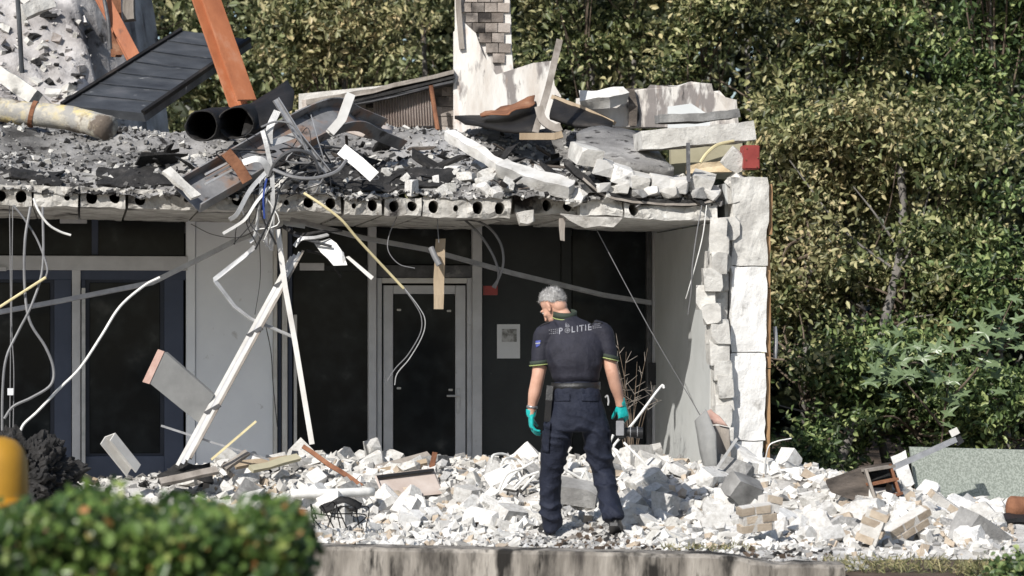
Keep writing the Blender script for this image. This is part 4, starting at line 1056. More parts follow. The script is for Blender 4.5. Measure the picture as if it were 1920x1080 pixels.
def crumbs(name, n, place, smin, smax, mats, label, pw=2.5, seed=1):
    """countless small fragments in one mesh"""
    r = np.random.default_rng(seed)
    base = np.array([[-1, -1, -1], [1, -1, -1], [1, 1, -1], [-1, 1, -1], [-1, -1, 1], [1, -1, 1], [1, 1, 1], [-1, 1, 1]], float)
    fc = np.array([[0, 3, 2, 1], [4, 5, 6, 7], [0, 1, 5, 4], [1, 2, 6, 5], [2, 3, 7, 6], [3, 0, 4, 7]])
    P_ = np.empty((n, 8, 3))
    for i in range(n):
        s = smin + (smax - smin) * r.random() ** pw
        q = base * r.uniform(.45, 1, (8, 3)) * np.array([s * r.uniform(.5, 1.6), s * r.uniform(.4, 1), s * r.uniform(.25, .8)]) * .5
        e = Euler((r.normal(0, .5), r.normal(0, .5), r.uniform(0, 6.28))).to_matrix()
        P_[i] = q @ np.array(e).T + np.array(place(i)) + np.array([0, 0, s * .1])
    F_ = (np.arange(n)[:, None, None] * 8 + fc[None]).reshape(-1, 4)
    me = bpy.data.meshes.new(name); me.from_pydata(P_.reshape(-1, 3).tolist(), [], F_.tolist())
    mi = np.repeat(r.choice(len(mats), n, p=None), 6).astype(np.int32)
    for m_ in mats: me.materials.append(m_)
    me.polygons.foreach_set('material_index', mi)
    return tag(obj(name, me, None), label, 'rubble', kind='stuff')
crumbs('roof_crumbs', 9000, rp(-6, .05, .0, 3.5, 1.5), .012, .075, [M['concrete'], M['ash'], M['char'], M['greyblock'], M['ash'], M['char'], M['ash'], M['greyblock'], M['ash']], 'small fragments strewn in the roof ash', seed=4)
def hp(i):
    x = rnd.uniform(-5.6, -3.5); y = rnd.uniform(25.6, 28.8); return Vector((x, y, heap(x, y)))
crumbs('heap_crumbs', 1500, hp, .02, .16, [M['ashlight'], M['char'], M['concrete'], M['ashlight']], 'fragments strewn on the pale ash heap', seed=5)

# ================================================================= hanging in and before the porch
def rail(pts, a, b, m, label, k=0, name='steel_rail', cat='rail', tw=0.0): return one(name, bar(px(*pts), a, b, (0, -1, .3), k, tw), M[m], label, cat)
rail(((-60, 596, 24.0), (120, 563, 24.0), (285, 530, 23.9), (385, 480, 23.7), (440, 452, 23.6), (532, 418, 23.3), (572, 424, 23.3)), .038, .02, 'steel', 'long bent steel rail hanging across the left windows', 0)
rail(((545, 412, 23.6), (680, 446, 23.8), (800, 468, 24.0), (960, 512, 24.2), (1130, 553, 24.4), (1222, 568, 24.5)), .036, .025, 'steel', 'long grey ceiling rail hanging across the porch behind the officer', 0)
for pts, r_, m, lb in (
 (((300, 520, 22.9), (270, 536, 22.9), (225, 575, 22.85), (190, 630, 22.8), (150, 690, 22.8), (110, 730, 22.75), (70, 772, 22.7), (45, 795, 22.7), (36, 815, 22.7)), .011, 'whitecable', 'white cable sweeping down before the left doors from the bent rail'),
 (((-20, 588, 22.7), (30, 556, 22.7), (86, 520, 22.7)), .011, 'yellowcable', 'straight yellow conduit at the left edge'),
 (((86, 520, 22.7), (88, 500, 22.72), (70, 450, 22.8), (45, 410, 22.8), (25, 385, 22.8)), .008, 'greycable', 'dark cable leading up from the yellow conduit'),
 (((57, 388, 22.8), (47, 450, 22.75), (46, 530, 22.75), (55, 600, 22.7), (85, 650, 22.7), (100, 690, 22.7), (95, 722, 22.68), (60, 745, 22.66), (25, 762, 22.65), (8, 785, 22.65)), .011, 'greycable', 'grey cable hanging in a wide loop at the left edge'),
 (((80, 388, 22.8), (80, 500, 22.75), (60, 570, 22.7), (35, 620, 22.7), (12, 670, 22.66), (5, 730, 22.66), (4, 815, 22.66)), .010, 'greycable', 'second grey cable crossing the loop at the left edge'),
 (((63, 372, 22.6), (72, 395, 22.58), (90, 420, 22.58), (112, 434, 22.6), (133, 441, 22.6)), .009, 'whitecable', 'short white cable curling out of the slab at left'),
 (((570, 362, 22.5), (605, 385, 22.45), (640, 412, 22.45), (668, 445, 22.5), (700, 480, 22.55), (730, 512, 22.6), (757, 541, 22.62)), .011, 'yellowcable', 'yellowed conduit bent down from the slab before the door'),
 (((867, 408, 23.4), (900, 440, 23.3), (925, 480, 23.3), (935, 515, 23.35), (928, 540, 23.4)), .010, 'greycable', 'grey cable looping down to the red socket'),
 (((880, 408, 23.4), (915, 425, 23.3), (938, 455, 23.3), (944, 490, 23.3), (936, 520, 23.35), (924, 538, 23.4)), .010, 'greycable', 'outer grey cable looping down to the red socket'),
 (((745, 405, 23), (730, 440, 23), (728, 470, 23), (748, 495, 23), (778, 503, 23)), .004, 'greycable', 'thin wire hanging from the slab left of the hanging plank'),
 (((1112, 418, 22.9), (1150, 490, 22.9), (1190, 565, 22.9), (1240, 655, 22.9), (1320, 790, 23.0)), .0035, 'greycable', 'thin taut wire slanting across the grey wing wall'),
 (((1316, 385, 22.7), (1306, 440, 22.7), (1298, 500, 22.7), (1296, 545, 22.75), (1290, 590, 22.8)), .0045, 'greycable', 'thin wire hanging before the wing wall from the right corner'),
 (((1325, 385, 22.7), (1318, 440, 22.7), (1306, 490, 22.7), (1292, 540, 22.75), (1286, 560, 22.8)), .0045, 'whitecable', 'second thin pale wire hanging before the wing wall'),
 (((18, 385, 22.9), (20, 600, 22.9), (18, 835, 22.9)), .004, 'greycable', 'thin wire hanging straight at the left edge'),
 (((24, 385, 22.85), (22, 600, 22.85), (26, 700, 22.85), (24, 835, 22.85)), .004, 'greycable', 'other thin wire hanging straight at the left edge, with a tag'),
 (((486, 440, 23.1), (488, 520, 23.1), (478, 590, 23.1)), .003, 'blackcable', 'thin black wire hanging before the white wall'),
 (((358, 420, 23.2), (400, 440, 23.1), (450, 445, 23.0), (490, 425, 22.9)), .003, 'blackcable', 'thin black wire sagging across the top of the white wall'),
 (((496, 600, 23.2), (508, 660, 23.2), (512, 720, 23.2), (520, 800, 23.2)), .004, 'blackcable', 'black wire hanging at the right edge of the white wall'),
 (((820, 404, 23), (821, 430, 23), (823, 455, 23)), .004, 'greycable', 'wire that carries the hanging plank'),
):
    one('cable', tube(px(*pts), r_, 7), M[m], lb, 'cable')
wi = thing('loose_wires', 'pair of dark wires dangling from the yellowed conduit before the door', 'wire', at(760, 715, 22.62))
obj('wire', tube(px((757, 541, 22.62), (778, 570, 22.62), (790, 595, 22.62), (788, 625, 22.62), (765, 665, 22.62), (742, 690, 22.62), (726, 714, 22.62)), .004, 5), M['greycable'], wi)
obj('wire', tube(px((759, 541, 22.61), (785, 575, 22.61), (797, 600, 22.61), (792, 630, 22.61), (768, 672, 22.61), (745, 700, 22.61), (740, 722, 22.61)), .004, 5), M['alu'], wi)
bm = NB(); plate(bm, px((14, 728, 22.8), (25, 728, 22.8), (25, 741, 22.8), (14, 741, 22.8)), (0, .004, 0)); one('wire_tag', bm, M['paper'], 'small white tag hanging on a thin wire at the left edge', 'tag')
# leaning white frame
lf = thing('aluminium_profile', 'white aluminium window frame profile leaning diagonally before the white wall', 'frame', at(345, 870, 22.4))
a0, a1 = at(343, 868, 22.3), at(556, 478, 22.9)
sd = Vector((.87, 0, .5))
for off, w_, d_, m in ((-.052, .026, .06, 'framewhite'), (-.012, .036, .03, 'framegrey'), (.03, .022, .05, 'framewhite'), (.064, .02, .03, 'greywood')):
    obj('profile_rail', bar([a0 + sd * off, a1 + sd * off * .9], w_, d_), M[m], lf)
for t in (.25, .62, .86):
    c_ = a0.lerp(a1, t); obj('bracket', bar([c_ - sd * .06, c_ + sd * .07], .03, .07), M['darksteel'], lf)
one('white_batten', bar(px((521, 430, 22.75), (535, 540, 22.72), (553, 640, 22.7), (585, 833, 22.6)), .040, .02), M['framewhite'], 'thin white batten hanging beside the leaning frame down to the rubble', 'batten')
rail(((478, 462, 22.8), (466, 474, 22.75), (402, 524, 22.7), (404, 528, 22.7), (440, 575, 22.7), (470, 598, 22.7), (548, 631, 22.75)), .035, .008, 'alu', 'kinked aluminium strip bent into a hook before the white wall', 0, 'bent_strip', 'strip', .9)
cb = thing('cabinet_door', 'grey cabinet board with pink edge stuck on the leaning frame', 'board', at(335, 790, 22.4))
q = px((281, 719, 22.35), (309, 660, 22.35), (401, 741, 22.45), (372, 793, 22.45))
bm = NB(); plate(bm, q, (.015, .05, .0)); obj('board', bm, M['boardgrey'], cb)
bm = NB(); plate(bm, px((267, 716, 22.36), (296, 655, 22.36), (308, 659, 22.345), (280, 720, 22.345)), (.0, .045, 0)); obj('edge', bm, M['pink'], cb)
# crumpled lump hanging at the head of the frame
hl = thing('hanging_ceiling_lump', 'torn white ceiling lump with crumpled metal hanging at the top of the leaning frame', 'ceiling', at(620, 500, 23))
bm = NB(); plate(bm, px((588, 458, 22.9), (618, 452, 22.9), (645, 478, 22.85), (648, 500, 22.8), (628, 498, 22.8)), (0, .06, .02)); obj('tile_piece', rough(bm, 2, .03, 9), M['insul'], hl)
bm = NB(); plate(bm, px((648, 482, 22.8), (654, 480, 22.8), (701, 519, 22.75), (696, 525, 22.75)), (0, .03, 0)); obj('batten', bm, M['framewhite'], hl)
for pts, w_, m in ((((552, 462, 22.85), (565, 448, 22.85), (590, 446, 22.85), (615, 440, 22.9)), .03, 'alu'), (((550, 440, 22.9), (585, 452, 22.85), (622, 462, 22.85)), .02, 'darksteel'), (((530, 424, 23), (560, 440, 22.9), (600, 435, 22.9), (640, 432, 23)), .03, 'char'), (((575, 470, 22.95), (610, 480, 23), (640, 520, 23)), .02, 'char')):
    obj('crumpled_strip', bar(px(*pts), w_, .012, (0, -1, .2), 4, .8), M[m], hl)
# plank and lamp tube
hp_ = one('hanging_plank', rough(bar(px((826, 448, 23.1), (824, 500, 23.1), (822, 580, 23.1)), .082, .025), 2, .008, 9), M['wood'], 'narrow wooden plank hanging upright before the door', 'plank')
one('grey_sleeve', tube(px((808, 464, 23.0), (815, 480, 22.98), (824, 497, 22.96)), .024, 10), M['greycable'], 'short grey tube hanging at the top of the wooden plank', 'tube')
bm = NB(); wbox(bm, 909, 536, 933, 553, 1.6, 1.7); one('red_socket', bm, M['red'], 'small red socket hanging at the end of the looped cables', 'socket')
nt_ = thing('notice', 'white paper notice on the dark wall left of the officer', 'notice', B(953, 672, BV))
bm = NB(); wbox(bm, 932, 608, 975, 672, BV + .012, BV + .018); obj('sheet', bm, M['paper'], nt_)
bm = NB(); wbox(bm, 941, 617, 969, 641, BV + .008, BV + .011); obj('picture', bm, M['print'], nt_)

# ================================================================= the heap before the ruin
WB = [hullmesh('rubble_block', (rnd.uniform(.8, 1.7), rnd.uniform(.7, 1.1), rnd.uniform(.45, .9)), 700 + i, M[('white', 'white', 'concrete', 'white', 'greyblock', 'white', 'insul', 'white')[i % 8]], .17, .55) for i in range(26)]
BB = [hullmesh('brick_piece', (.21, .1, .07), 760 + i, M['brickbeige'], .08, .3) for i in range(4)]
def gp(x0, x1, y0, y1, free=False):
    def f(i):
        for _ in range(30):
            y = rnd.uniform(y0, y1); x = (rnd.uniform(x0, x1) - 960) * y / FP
            if not free and abs(x - .42) < .38 and y < 20.75: continue
            break
        return Vector((x, y, max(bed(x, y), -.05)))
    return f
LB1 = 'broken white block in the heap between the hedge and the officer'
LB2 = 'broken white block in the heap right of the officer'
scatter('rubble_block', WB, 92, gp(420, 1010, 20.5, 23.8), .09, .26, LB1, 'rubble', 'blocks of the rubble heap', 1.7, .6)
scatter('rubble_block', WB, 92, gp(1130, 1480, 20.3, 23.4), .10, .30, LB2, 'rubble', 'blocks of the rubble heap', 1.6, .6)
scatter('rubble_block', WB, 74, gp(1440, 1890, 19.4, 21.8), .09, .25, 'broken white block in the spill before the speckled green panel', 'rubble', 'blocks of the rubble heap', 1.6, .6)
scatter('rubble_block', WB, 22, gp(940, 1360, 18.3, 20.6), .05, .14, 'flat pale fragment on the ground near the officer\'s feet', 'rubble', 'blocks of the rubble heap', 1.6, .2)
scatter('rubble_block', WB, 18, gp(150, 430, 21.0, 23.4), .04, .16, 'pale block lying in the debris behind the hedge', 'rubble', 'blocks of the rubble heap', 1.7, .5)
crumbs('ground_crumbs', 9500, gp(380, 1900, 18.9, 24.2), .012, .12, [M['white'], M['white'], M['concrete'], M['greyblock'], M['white'], M['brickbeige'], M['white']], 'small white fragments filling the rubble heap', seed=9)
crumbs('rubble_lumps', 2600, gp(400, 1890, 19.6, 23.8), .05, .15, [M['white'], M['white'], M['concrete'], M['greyblock'], M['white'], M['insul'], M['brickbeige'], M['white'], M['concrete']], 'middle sized fragments packed between the blocks of the heap', pw=1.8, seed=19)
crumbs('left_crumbs', 2200, gp(-100, 560, 20.5, 24.2), .01, .08, [M['ash'], M['char'], M['concrete'], M['greyblock'], M['ash']], 'small grey fragments on the ground behind the hedge', seed=10)
crumbs('front_crumbs', 4200, gp(540, 1560, 17.75, 20.9, True), .01, .07, [M['greywood'], M['char'], M['concrete'], M['soil'], M['white'], M['greyblock']], 'small dark and pale fragments along the low wall', seed=11)

bpy.context.view_layer.update()
for o, s_ in LATE:
    o['label'] = describe(o, s_, where_ground if o.location.z < 1.5 else where_roof)
# masonry lumps of beige bricks
def masonry(cx, cy, Y, rows, cols, rot, label, w_=.105, h_=.052, d_=.10):
    c = at(cx, cy, Y)
    t = thing('brick_lump', label, 'bricks', c, 'beige brick lumps')
    t.rotation_euler = rot
    me = hullmesh('brick', (w_, d_, h_), 880, M['brickbeige'], .04, .2)
    bm = NB(); bmesh.ops.create_cube(bm, size=1, matrix=Matrix.Diagonal((cols * (w_ + .008) * .96, d_ * .94, rows * (h_ + .008) * .96, 1)))
    mo = bpy.data.meshes.new('mortar'); bm.to_mesh(mo); bm.free(); mo.materials.append(M['mortar'])
    o = bpy.data.objects.new('mortar', mo); C.objects.link(o); o.parent = t; o.location = (0, 0, rows * (h_ + .008) / 2)
    for r_ in range(rows):
        for k in range(cols):
            o = bpy.data.objects.new('brick', me); C.objects.link(o); o.parent = t
            o.location = ((k - (cols - 1) / 2) * (w_ + .008) + (.02 if r_ % 2 else -.02), rnd.uniform(-.006, .006), (r_ + .5) * (h_ + .008)); o.rotation_euler = (0, rnd.uniform(-.03, .03), rnd.uniform(-.05, .05))
masonry(1420, 995, 19.3, 3, 2, (.15, -.12, .25), 'lump of beige bricks in mortar lying before the green panel')
masonry(1440, 962, 19.7, 2, 1, (-.2, .2, .4), 'two beige bricks on top of the larger brick lump', .12)
masonry(1626, 1018, 19.2, 4, 1, (.1, .35, -.3), 'tall lump of beige bricks standing right of the larger lump', .13)
masonry(1705, 1000, 19.5, 2, 3, (.3, -.5, .25), 'slanting row of beige bricks below the green panel')
masonry(1775, 955, 20.6, 1, 2, (.2, .6, .15), 'long beige brick pair against the green panel foot', .15)
me = hullmesh('block', (.36, .25, .27), 31, M['greyblock'], .12, .4); o = bpy.data.objects.new('grey_block', me); C.objects.link(o); o.location = at(1835, 1005, 19.6); o.rotation_euler = (.3, .5, .5); tag(o, 'big grey concrete block at the right end of the spill', 'block')
me = hullmesh('block', (.27, .2, .2), 33, M['greyblock'], .12, .4); o = bpy.data.objects.new('grey_block', me); C.objects.link(o); o.location = at(1392, 920, 21.0); o.rotation_euler = (.5, .4, .5); tag(o, 'grey concrete block in the heap below the white pier', 'block')
me = hullmesh('block', (.34, .2, .16), 34, M['greyblock'], .08, .3); o = bpy.data.objects.new('grey_block', me); C.objects.link(o); o.location = at(1085, 925, 21.6); o.rotation_euler = (.3, .15, -.2); tag(o, 'grey block seen between the officer\'s legs', 'block')
# speckled panel with beam and post
bm = NB(); plate(bm, px((1706, 838, 22.3), (2010, 846, 22.6), (2010, 985, 22.5), (1724, 972, 22.2)), (0, .06, 0)); one('green_panel', bm, M['green_panel'], 'speckled grey green panel standing at the right edge', 'panel')
bm = NB(); plate(bm, px((1672, 858, 22.1), (1700, 846, 22.1), (1716, 905, 22.1), (1690, 922, 22.1)), (0, .04, 0)); one('white_board', rough(bm, 1, .02, 8), M['insul'], 'torn white board left of the speckled green panel', 'board')
sp = thing('steel_post', 'grey steel post with end plate lying slanted over the green panel', 'post', at(1740, 850, 21.9))
obj('tube', bar(px((1672, 878, 21.8), (1792, 824, 21.9)), .042, .042), M['steel'], sp)
bm = NB(); plate(bm, px((1779, 808, 21.88), (1794, 801, 21.88), (1800, 812, 21.88), (1785, 820, 21.88)), (.0, .012, 0)); obj('end_plate', bm, M['framewhite'], sp)
bm = NB(); plate(bm, px((1788, 821, 21.9), (1800, 815, 21.9), (1808, 828, 21.9), (1796, 836, 21.9)), (.0, .05, 0)); obj('bracket', bm, M['blackcable'], sp)
bx_ = thing('burnt_box_beam', 'charred hollow box beam lying in the spill left of the green panel', 'beam', at(1610, 930, 21.4))
dv = Vector((0, .16, .0))
c1, c2 = at(1548, 915, 21.2), at(1655, 905, 21.3)
bm = NB(); plate(bm, px((1548, 905, 21.2), (1620, 880, 21.3), (1640, 940, 21.2), (1628, 946, 21.2), (1560, 925, 21.2)), (.01, .03, 0)); obj('side_board', rough(bm, 1, .012, 8), M['charwood'], bx_)
bm = NB(); plate(bm, px((1548, 905, 21.2), (1620, 879, 21.3), (1672, 872, 21.4), (1600, 895, 21.6)), (0, .0, .02)); obj('top_board', rough(bm, 1, .01, 8), M['charwood'], bx_)
for a, b in (((1622, 882, 21.22), (1672, 874, 21.3)), ((1640, 942, 21.18), (1686, 925, 21.26)), ((1622, 880, 21.22), (1642, 944, 21.18)), ((1668, 872, 21.3), (1686, 928, 21.26)), ((1630, 908, 21.2), (1678, 898, 21.28))):
    obj('frame_board', bar(px(a, b), .02, .12), M['greywood' if a[0] == 1622 else 'rust'], bx_)
bm = NB(); plate(bm, px((1624, 884, 21.4), (1668, 876, 21.45), (1684, 924, 21.42), (1642, 940, 21.38)), (0, .02, 0)); obj('back_board', bm, M['char'], bx_)
# bowl / drum at the right edge
rd = thing('dark_drum', 'dark rounded drum lying at the right edge on the green panel foot', 'drum', at(1900, 985, 20.6))
bm = NB(); sweep(bm, px((1890, 952, 20.6), (1896, 952, 20.6), (1990, 958, 20.75)), circ(.085, 20), scale=[.8, 1, 1]); obj('shell', bm, M['rust'], rd, True)
bm = NB(); sweep(bm, px((1850, 975, 20.4), (1900, 970, 20.5), (2000, 975, 20.6)), rect(.12, .03), (0, -.3, 1)); obj('base_plate', bm, M['blackcable'], rd)
# torn box under the pier
tb = thing('torn_ceiling_box', 'torn grey duct box with pink lining leaning at the foot of the wing wall', 'box', at(1335, 885, 22.2))
sheet('side', [[(1306, 790, 22.25), (1316, 778, 22.2), (1324, 766, 22.2)], [(1312, 830, 22.2), (1330, 830, 22.1), (1342, 812, 22.1)], [(1322, 886, 22.2), (1340, 890, 22.1), (1346, 884, 22.1)]], 'boardgrey', None, None, .012, 2, .012, tb)
sheet('lining', [[(1314, 776, 22.3), (1332, 768, 22.35), (1350, 780, 22.3)], [(1326, 798, 22.25), (1345, 795, 22.3), (1366, 800, 22.25)]], 'pink', None, None, .012, 2, .012, tb)
sheet('inner_face', [[(1330, 800, 22.28), (1350, 798, 22.32), (1368, 802, 22.28)], [(1340, 845, 22.25), (1356, 845, 22.3), (1370, 840, 22.25)], [(1346, 886, 22.2), (1360, 886, 22.25), (1372, 880, 22.2)]], 'greywood', None, None, .012, 2, .012, tb)
one('grey_bar', bar(px((1336, 890, 22.0), (1382, 822, 22.0)), .022, .012), M['alu'], 'thin grey bar leaning right of the torn box', 'bar')
one('white_twig', tube(px((1432, 885, 22.2), (1440, 840, 22.2), (1455, 828, 22.2), (1484, 822, 22.2)), .006, 5), M['alu'], 'thin bent pale rod beside the foot of the white pier', 'rod')
one('flat_board', rough(bar(px((1420, 890, 22.6), (1530, 896, 22.6)), .12, .025, (0, -.3, 1)), 2, .01, 8), M['greywood'], 'pale flat board lying right of the white pier foot', 'board')
# debris before the door
def plank(name, pts, a, b, m, label, ref=(0, -.6, .8), cat='plank', r_=1):
    return one(name, rough(bar(px(*pts), a, b, ref), 2, .008 * r_, 8), M[m], label, cat)
plank('plank', ((672, 892, 22.9), (806, 856, 23.1)), .11, .03, 'greywood', 'grey plank lying slanted before the door')
plank('plank', ((690, 890, 22.75), (800, 868, 22.8)), .05, .04, 'wood', 'narrow raw wooden batten lying along the grey plank', cat='batten')
plank('short_post', ((808, 888, 22.5), (815, 848, 22.5)), .04, .03, 'rust', 'short brown stake standing before the door', (0, -1, 0), 'stake')
bm = NB(); plate(bm, px((708, 896, 22.1), (812, 883, 22.2), (830, 926, 22.0), (722, 936, 21.9)), (0, .05, .02)); tbx = thing('tan_tray', 'tan metal tray lying tilted before the door', 'tray', at(770, 930, 22)); obj('face', bm, M['corr'], tbx)
obj('dark_lip', bar(px((706, 894, 22.08), (812, 881, 22.18)), .02, .05), M['blackcable'], tbx); obj('side', bar(px((706, 896, 22.08), (722, 938, 21.88)), .015, .05), M['corr'], tbx)
plank('rusty_strip', ((568, 838, 22.6), (620, 872, 22.5), (680, 912, 22.3)), .035, .02, 'rust', 'long rusty strip slanting down from the dark window', (0, -1, .3), 'strip')
one('white_pipe', tube(px((545, 926, 21.6), (620, 925, 21.6), (700, 922, 21.7)), .035, 12), M['whitecable'], 'white plastic pipe lying on the rubble right of the hedge', 'pipe', smooth=True)
sheet('black_tarp', [[(600, 950, 21.2), (640, 935, 21.4), (680, 945, 21.3)], [(605, 962, 21.0), (640, 952, 21.0), (672, 962, 21.0)]], 'char', 'black charred scrap below the white pipe', 'scrap', .01, 2, .03)
cf = thing('bent_chair_frame', 'bent white tubular chair frame sticking out of the rubble left of the officer', 'chair', at(965, 905, 22.2))
for pts in (((922, 868, 22.2), (926, 853, 22.2), (955, 856, 22.3), (978, 900, 22.2)), ((940, 872, 22.1), (948, 860, 22.1), (970, 862, 22.2), (985, 878, 22.1)), ((950, 905, 22), (968, 885, 22.0), (1000, 866, 22.0)), ((935, 920, 21.9), (950, 890, 21.9), (975, 878, 21.9)), ((965, 915, 21.8), (985, 895, 21.8), (1010, 885, 21.8)), ((978, 918, 21.9), (990, 905, 21.9), (1008, 885, 21.9))):
    obj('tube', tube(px(*pts), .010, 7, 5), M['whitecable'], cf)
c2_ = thing('bent_chair_frame', 'bent white tubular chair frame right of the officer beside the camera', 'chair', at(1190, 860, 22.2))
for pts in (((1245, 728, 22.4), (1238, 726, 22.4), (1190, 790, 22.3), (1155, 830, 22.2), (1150, 840, 22.2)), ((1150, 815, 22.1), (1145, 835, 22.1), (1170, 868, 22.1)), ((1150, 840, 22.1), (1175, 880, 22.0)), ((1170, 830, 22.2), (1200, 860, 22.1), (1222, 885, 22.1)), ((1052, 876, 22.0), (1085, 895, 22.0), (1112, 912, 22.0)), ((1098, 880, 22.0), (1085, 905, 22.0)), ((1096, 878, 22.0), (1108, 910, 22.0))):
    obj('tube', tube(px(*pts), .010, 7, 4), M['whitecable'], c2_)
one('white_stake', rough(bar(px((1060, 920, 22.3), (1058, 850, 22.3), (1068, 836, 22.3)), .05, .03, (0, -1, 0)), 1, .006), M['framewhite'], 'upright white stake seen between the officer\'s legs', 'stake')
# dry shrub at the back of the porch
ds = thing('dry_shrub', 'leafless dry shrub in the dark porch right of the officer', 'shrub', B(1190, 900, 1.6))
r_ = random.Random(3)
for i in range(16):
    st = at(1182 + r_.uniform(-8, 8), 885, 23.6); x, y = r_.uniform(1140, 1240), r_.uniform(630, 760)
    md = at(1182 + (x - 1182) * .35 + r_.uniform(-12, 12), 780, 23.6)
    obj('twig', tube([st, md, at(x, y, 23.5 + r_.uniform(-.2, .2))], .005, 5, 5, .35), M['twig'], ds)
    for k in range(3):
        a = md.lerp(at(x, y, 23.5), r_.uniform(.2, .9)); obj('twig', tube([a, a + Vector((r_.uniform(-.12, .12), 0, r_.uniform(.0, .1)))], .003, 4, 4, .4), M['greywood'], ds)
# left foot of the ruin
wc = thing('white_channel', 'short white plastic channel leaning in the debris at left', 'channel', at(225, 885, 22.5))
bm = NB(); sweep(bm, px((202, 822, 22.3), (250, 882, 22.4)), uprof(.11, .09, .012), (-.6, -1, -.2)); obj('body', bm, M['framewhite'], wc)
sheet('charred_sheet', [[(292, 890, 22.3), (330, 870, 22.5), (395, 872, 22.5)], [(300, 912, 22.0), (340, 900, 22.1), (398, 905, 22.1)]], 'char', 'black charred sheet at the foot of the leaning frame', 'sheet', .012, 3, .05)
one('dark_bar', bar(px((302, 798, 22.4), (400, 830, 22.4), (505, 862, 22.4)), .016, .012), M['steel'], 'thin steel bar lying slanted at the foot of the white wall', 'bar')
one('yellow_stick', bar(px((396, 862, 22.2), (480, 790, 22.3)), .018, .014), M['yellowcable'], 'thin yellow stick leaning at the foot of the white wall', 'stick')
for i, (pts, m, lb) in enumerate(((((420, 880, 22.3), (462, 848, 22.4)), 'greywood', 'grey wedge of board leaning at the foot of the white wall'), (((440, 872, 22.5), (540, 862, 22.6)), 'wood', 'splintered raw board lying below the frame posts'), (((470, 880, 22.2), (560, 858, 22.4)), 'beigepanel', 'olive board scrap below the frame posts'), (((130, 880, 22.0), (180, 905, 21.9)), 'wood', 'splintered pale wood beside the burnt pile'), (((300, 905, 21.9), (410, 880, 22.0)), 'greywood', 'grey slat lying over the charred sheet'))):
    plank('board_scrap', pts, .06, .03, m, lb, (0, -.7, .7), 'board', 2)
# burnt pile at the left edge
bm = NB(); bmesh.ops.create_icosphere(bm, subdivisions=6, radius=1)
c_ = at(40, 905, 21.6)
for v in bm.verts:
    n_ = v.co.copy(); d_ = 1 + .28 * fbm(n_.x * 2, n_.y * 2, n_.z * 2) + .16 * fbm(n_.x * 7, n_.y * 7, n_.z * 7) + .07 * fbm(n_.x * 22, n_.y * 22, n_.z * 22)
    v.co = c_ + Vector((n_.x * .38 * d_, n_.y * .4 * d_, n_.z * .34 * d_))
one('burnt_pile', bm, M['char'], 'black burnt heap behind the yellow post at the left edge', 'debris', smooth=False)
wr = thing('burnt_wires', 'blackened wires sticking out of the rubble right of the hedge', 'wire', at(620, 985, 20.6))
for i in range(9):
    x = 590 + i * 12; obj('wire', tube(px((x, 990, 20.6), (x + r_.uniform(-25, 25), 955 + r_.uniform(-15, 15), 20.6), (x + r_.uniform(-50, 50), 968 + r_.uniform(-20, 10), 20.5)), .005, 5), M['burnt'], wr)

at = at_plain
# ================================================================= the officer
MY = 20.3
FAB = mat('navy_shirt', [(0.3, (0.013, 0.013, 0.020)), (0.7, (0.028, 0.028, 0.040))], 9, 0.7, 0.55, 22, spec=.25)
TRO = mat('navy_trousers', [(0.3, (0.009, 0.011, 0.020)), (0.7, (0.021, 0.025, 0.042))], 7, 0.7, 0.8, 17, spec=.2)
SKIN = mat('skin', [(0.3, (0.42, 0.225, 0.155)), (0.6, (0.53, 0.31, 0.225)), (0.8, (0.58, 0.37, 0.28))], 9, 0.55, 0.12, 120, spec=.35, spots=[((0.40, 0.17, 0.12), 14, .62, .8)])
HAIR = mat('grey_hair', [(0.3, (0.22, 0.21, 0.205)), (0.5, (0.42, 0.41, 0.40)), (0.7, (0.62, 0.61, 0.60))], 30, 0.55, 0.5, 160, spec=.4)
GLOVE = mat('teal_glove', [(0.3, (0.0, 0.30, 0.29)), (0.7, (0.02, 0.44, 0.42))], 12, 0.38, 0.2, 60, spec=.5)
BLK = mat('black_leather', [(0.3, (0.008, 0.008, 0.009)), (0.7, (0.022, 0.021, 0.02))], 14, 0.4, 0.25, 90, spec=.45)
LIME = plain('lime_piping', (0.34, 0.40, 0.15), 0.7)
PRN = plain('reflective_print', (0.30, 0.30, 0.33), 0.5)
DGREEN = plain('dark_green_collar', (0.03, 0.042, 0.03), 0.8)
def mp_(x, y, d=0.0): return at(x, y, MY + d)
def ball(bm, c, r, mtx=None, n=3):
    m_ = Matrix.Translation(c) @ (mtx.to_4x4() if mtx else Matrix()) @ Matrix.Diagonal((*r, 1))
    bmesh.ops.create_icosphere(bm, subdivisions=n, radius=1, matrix=m_)
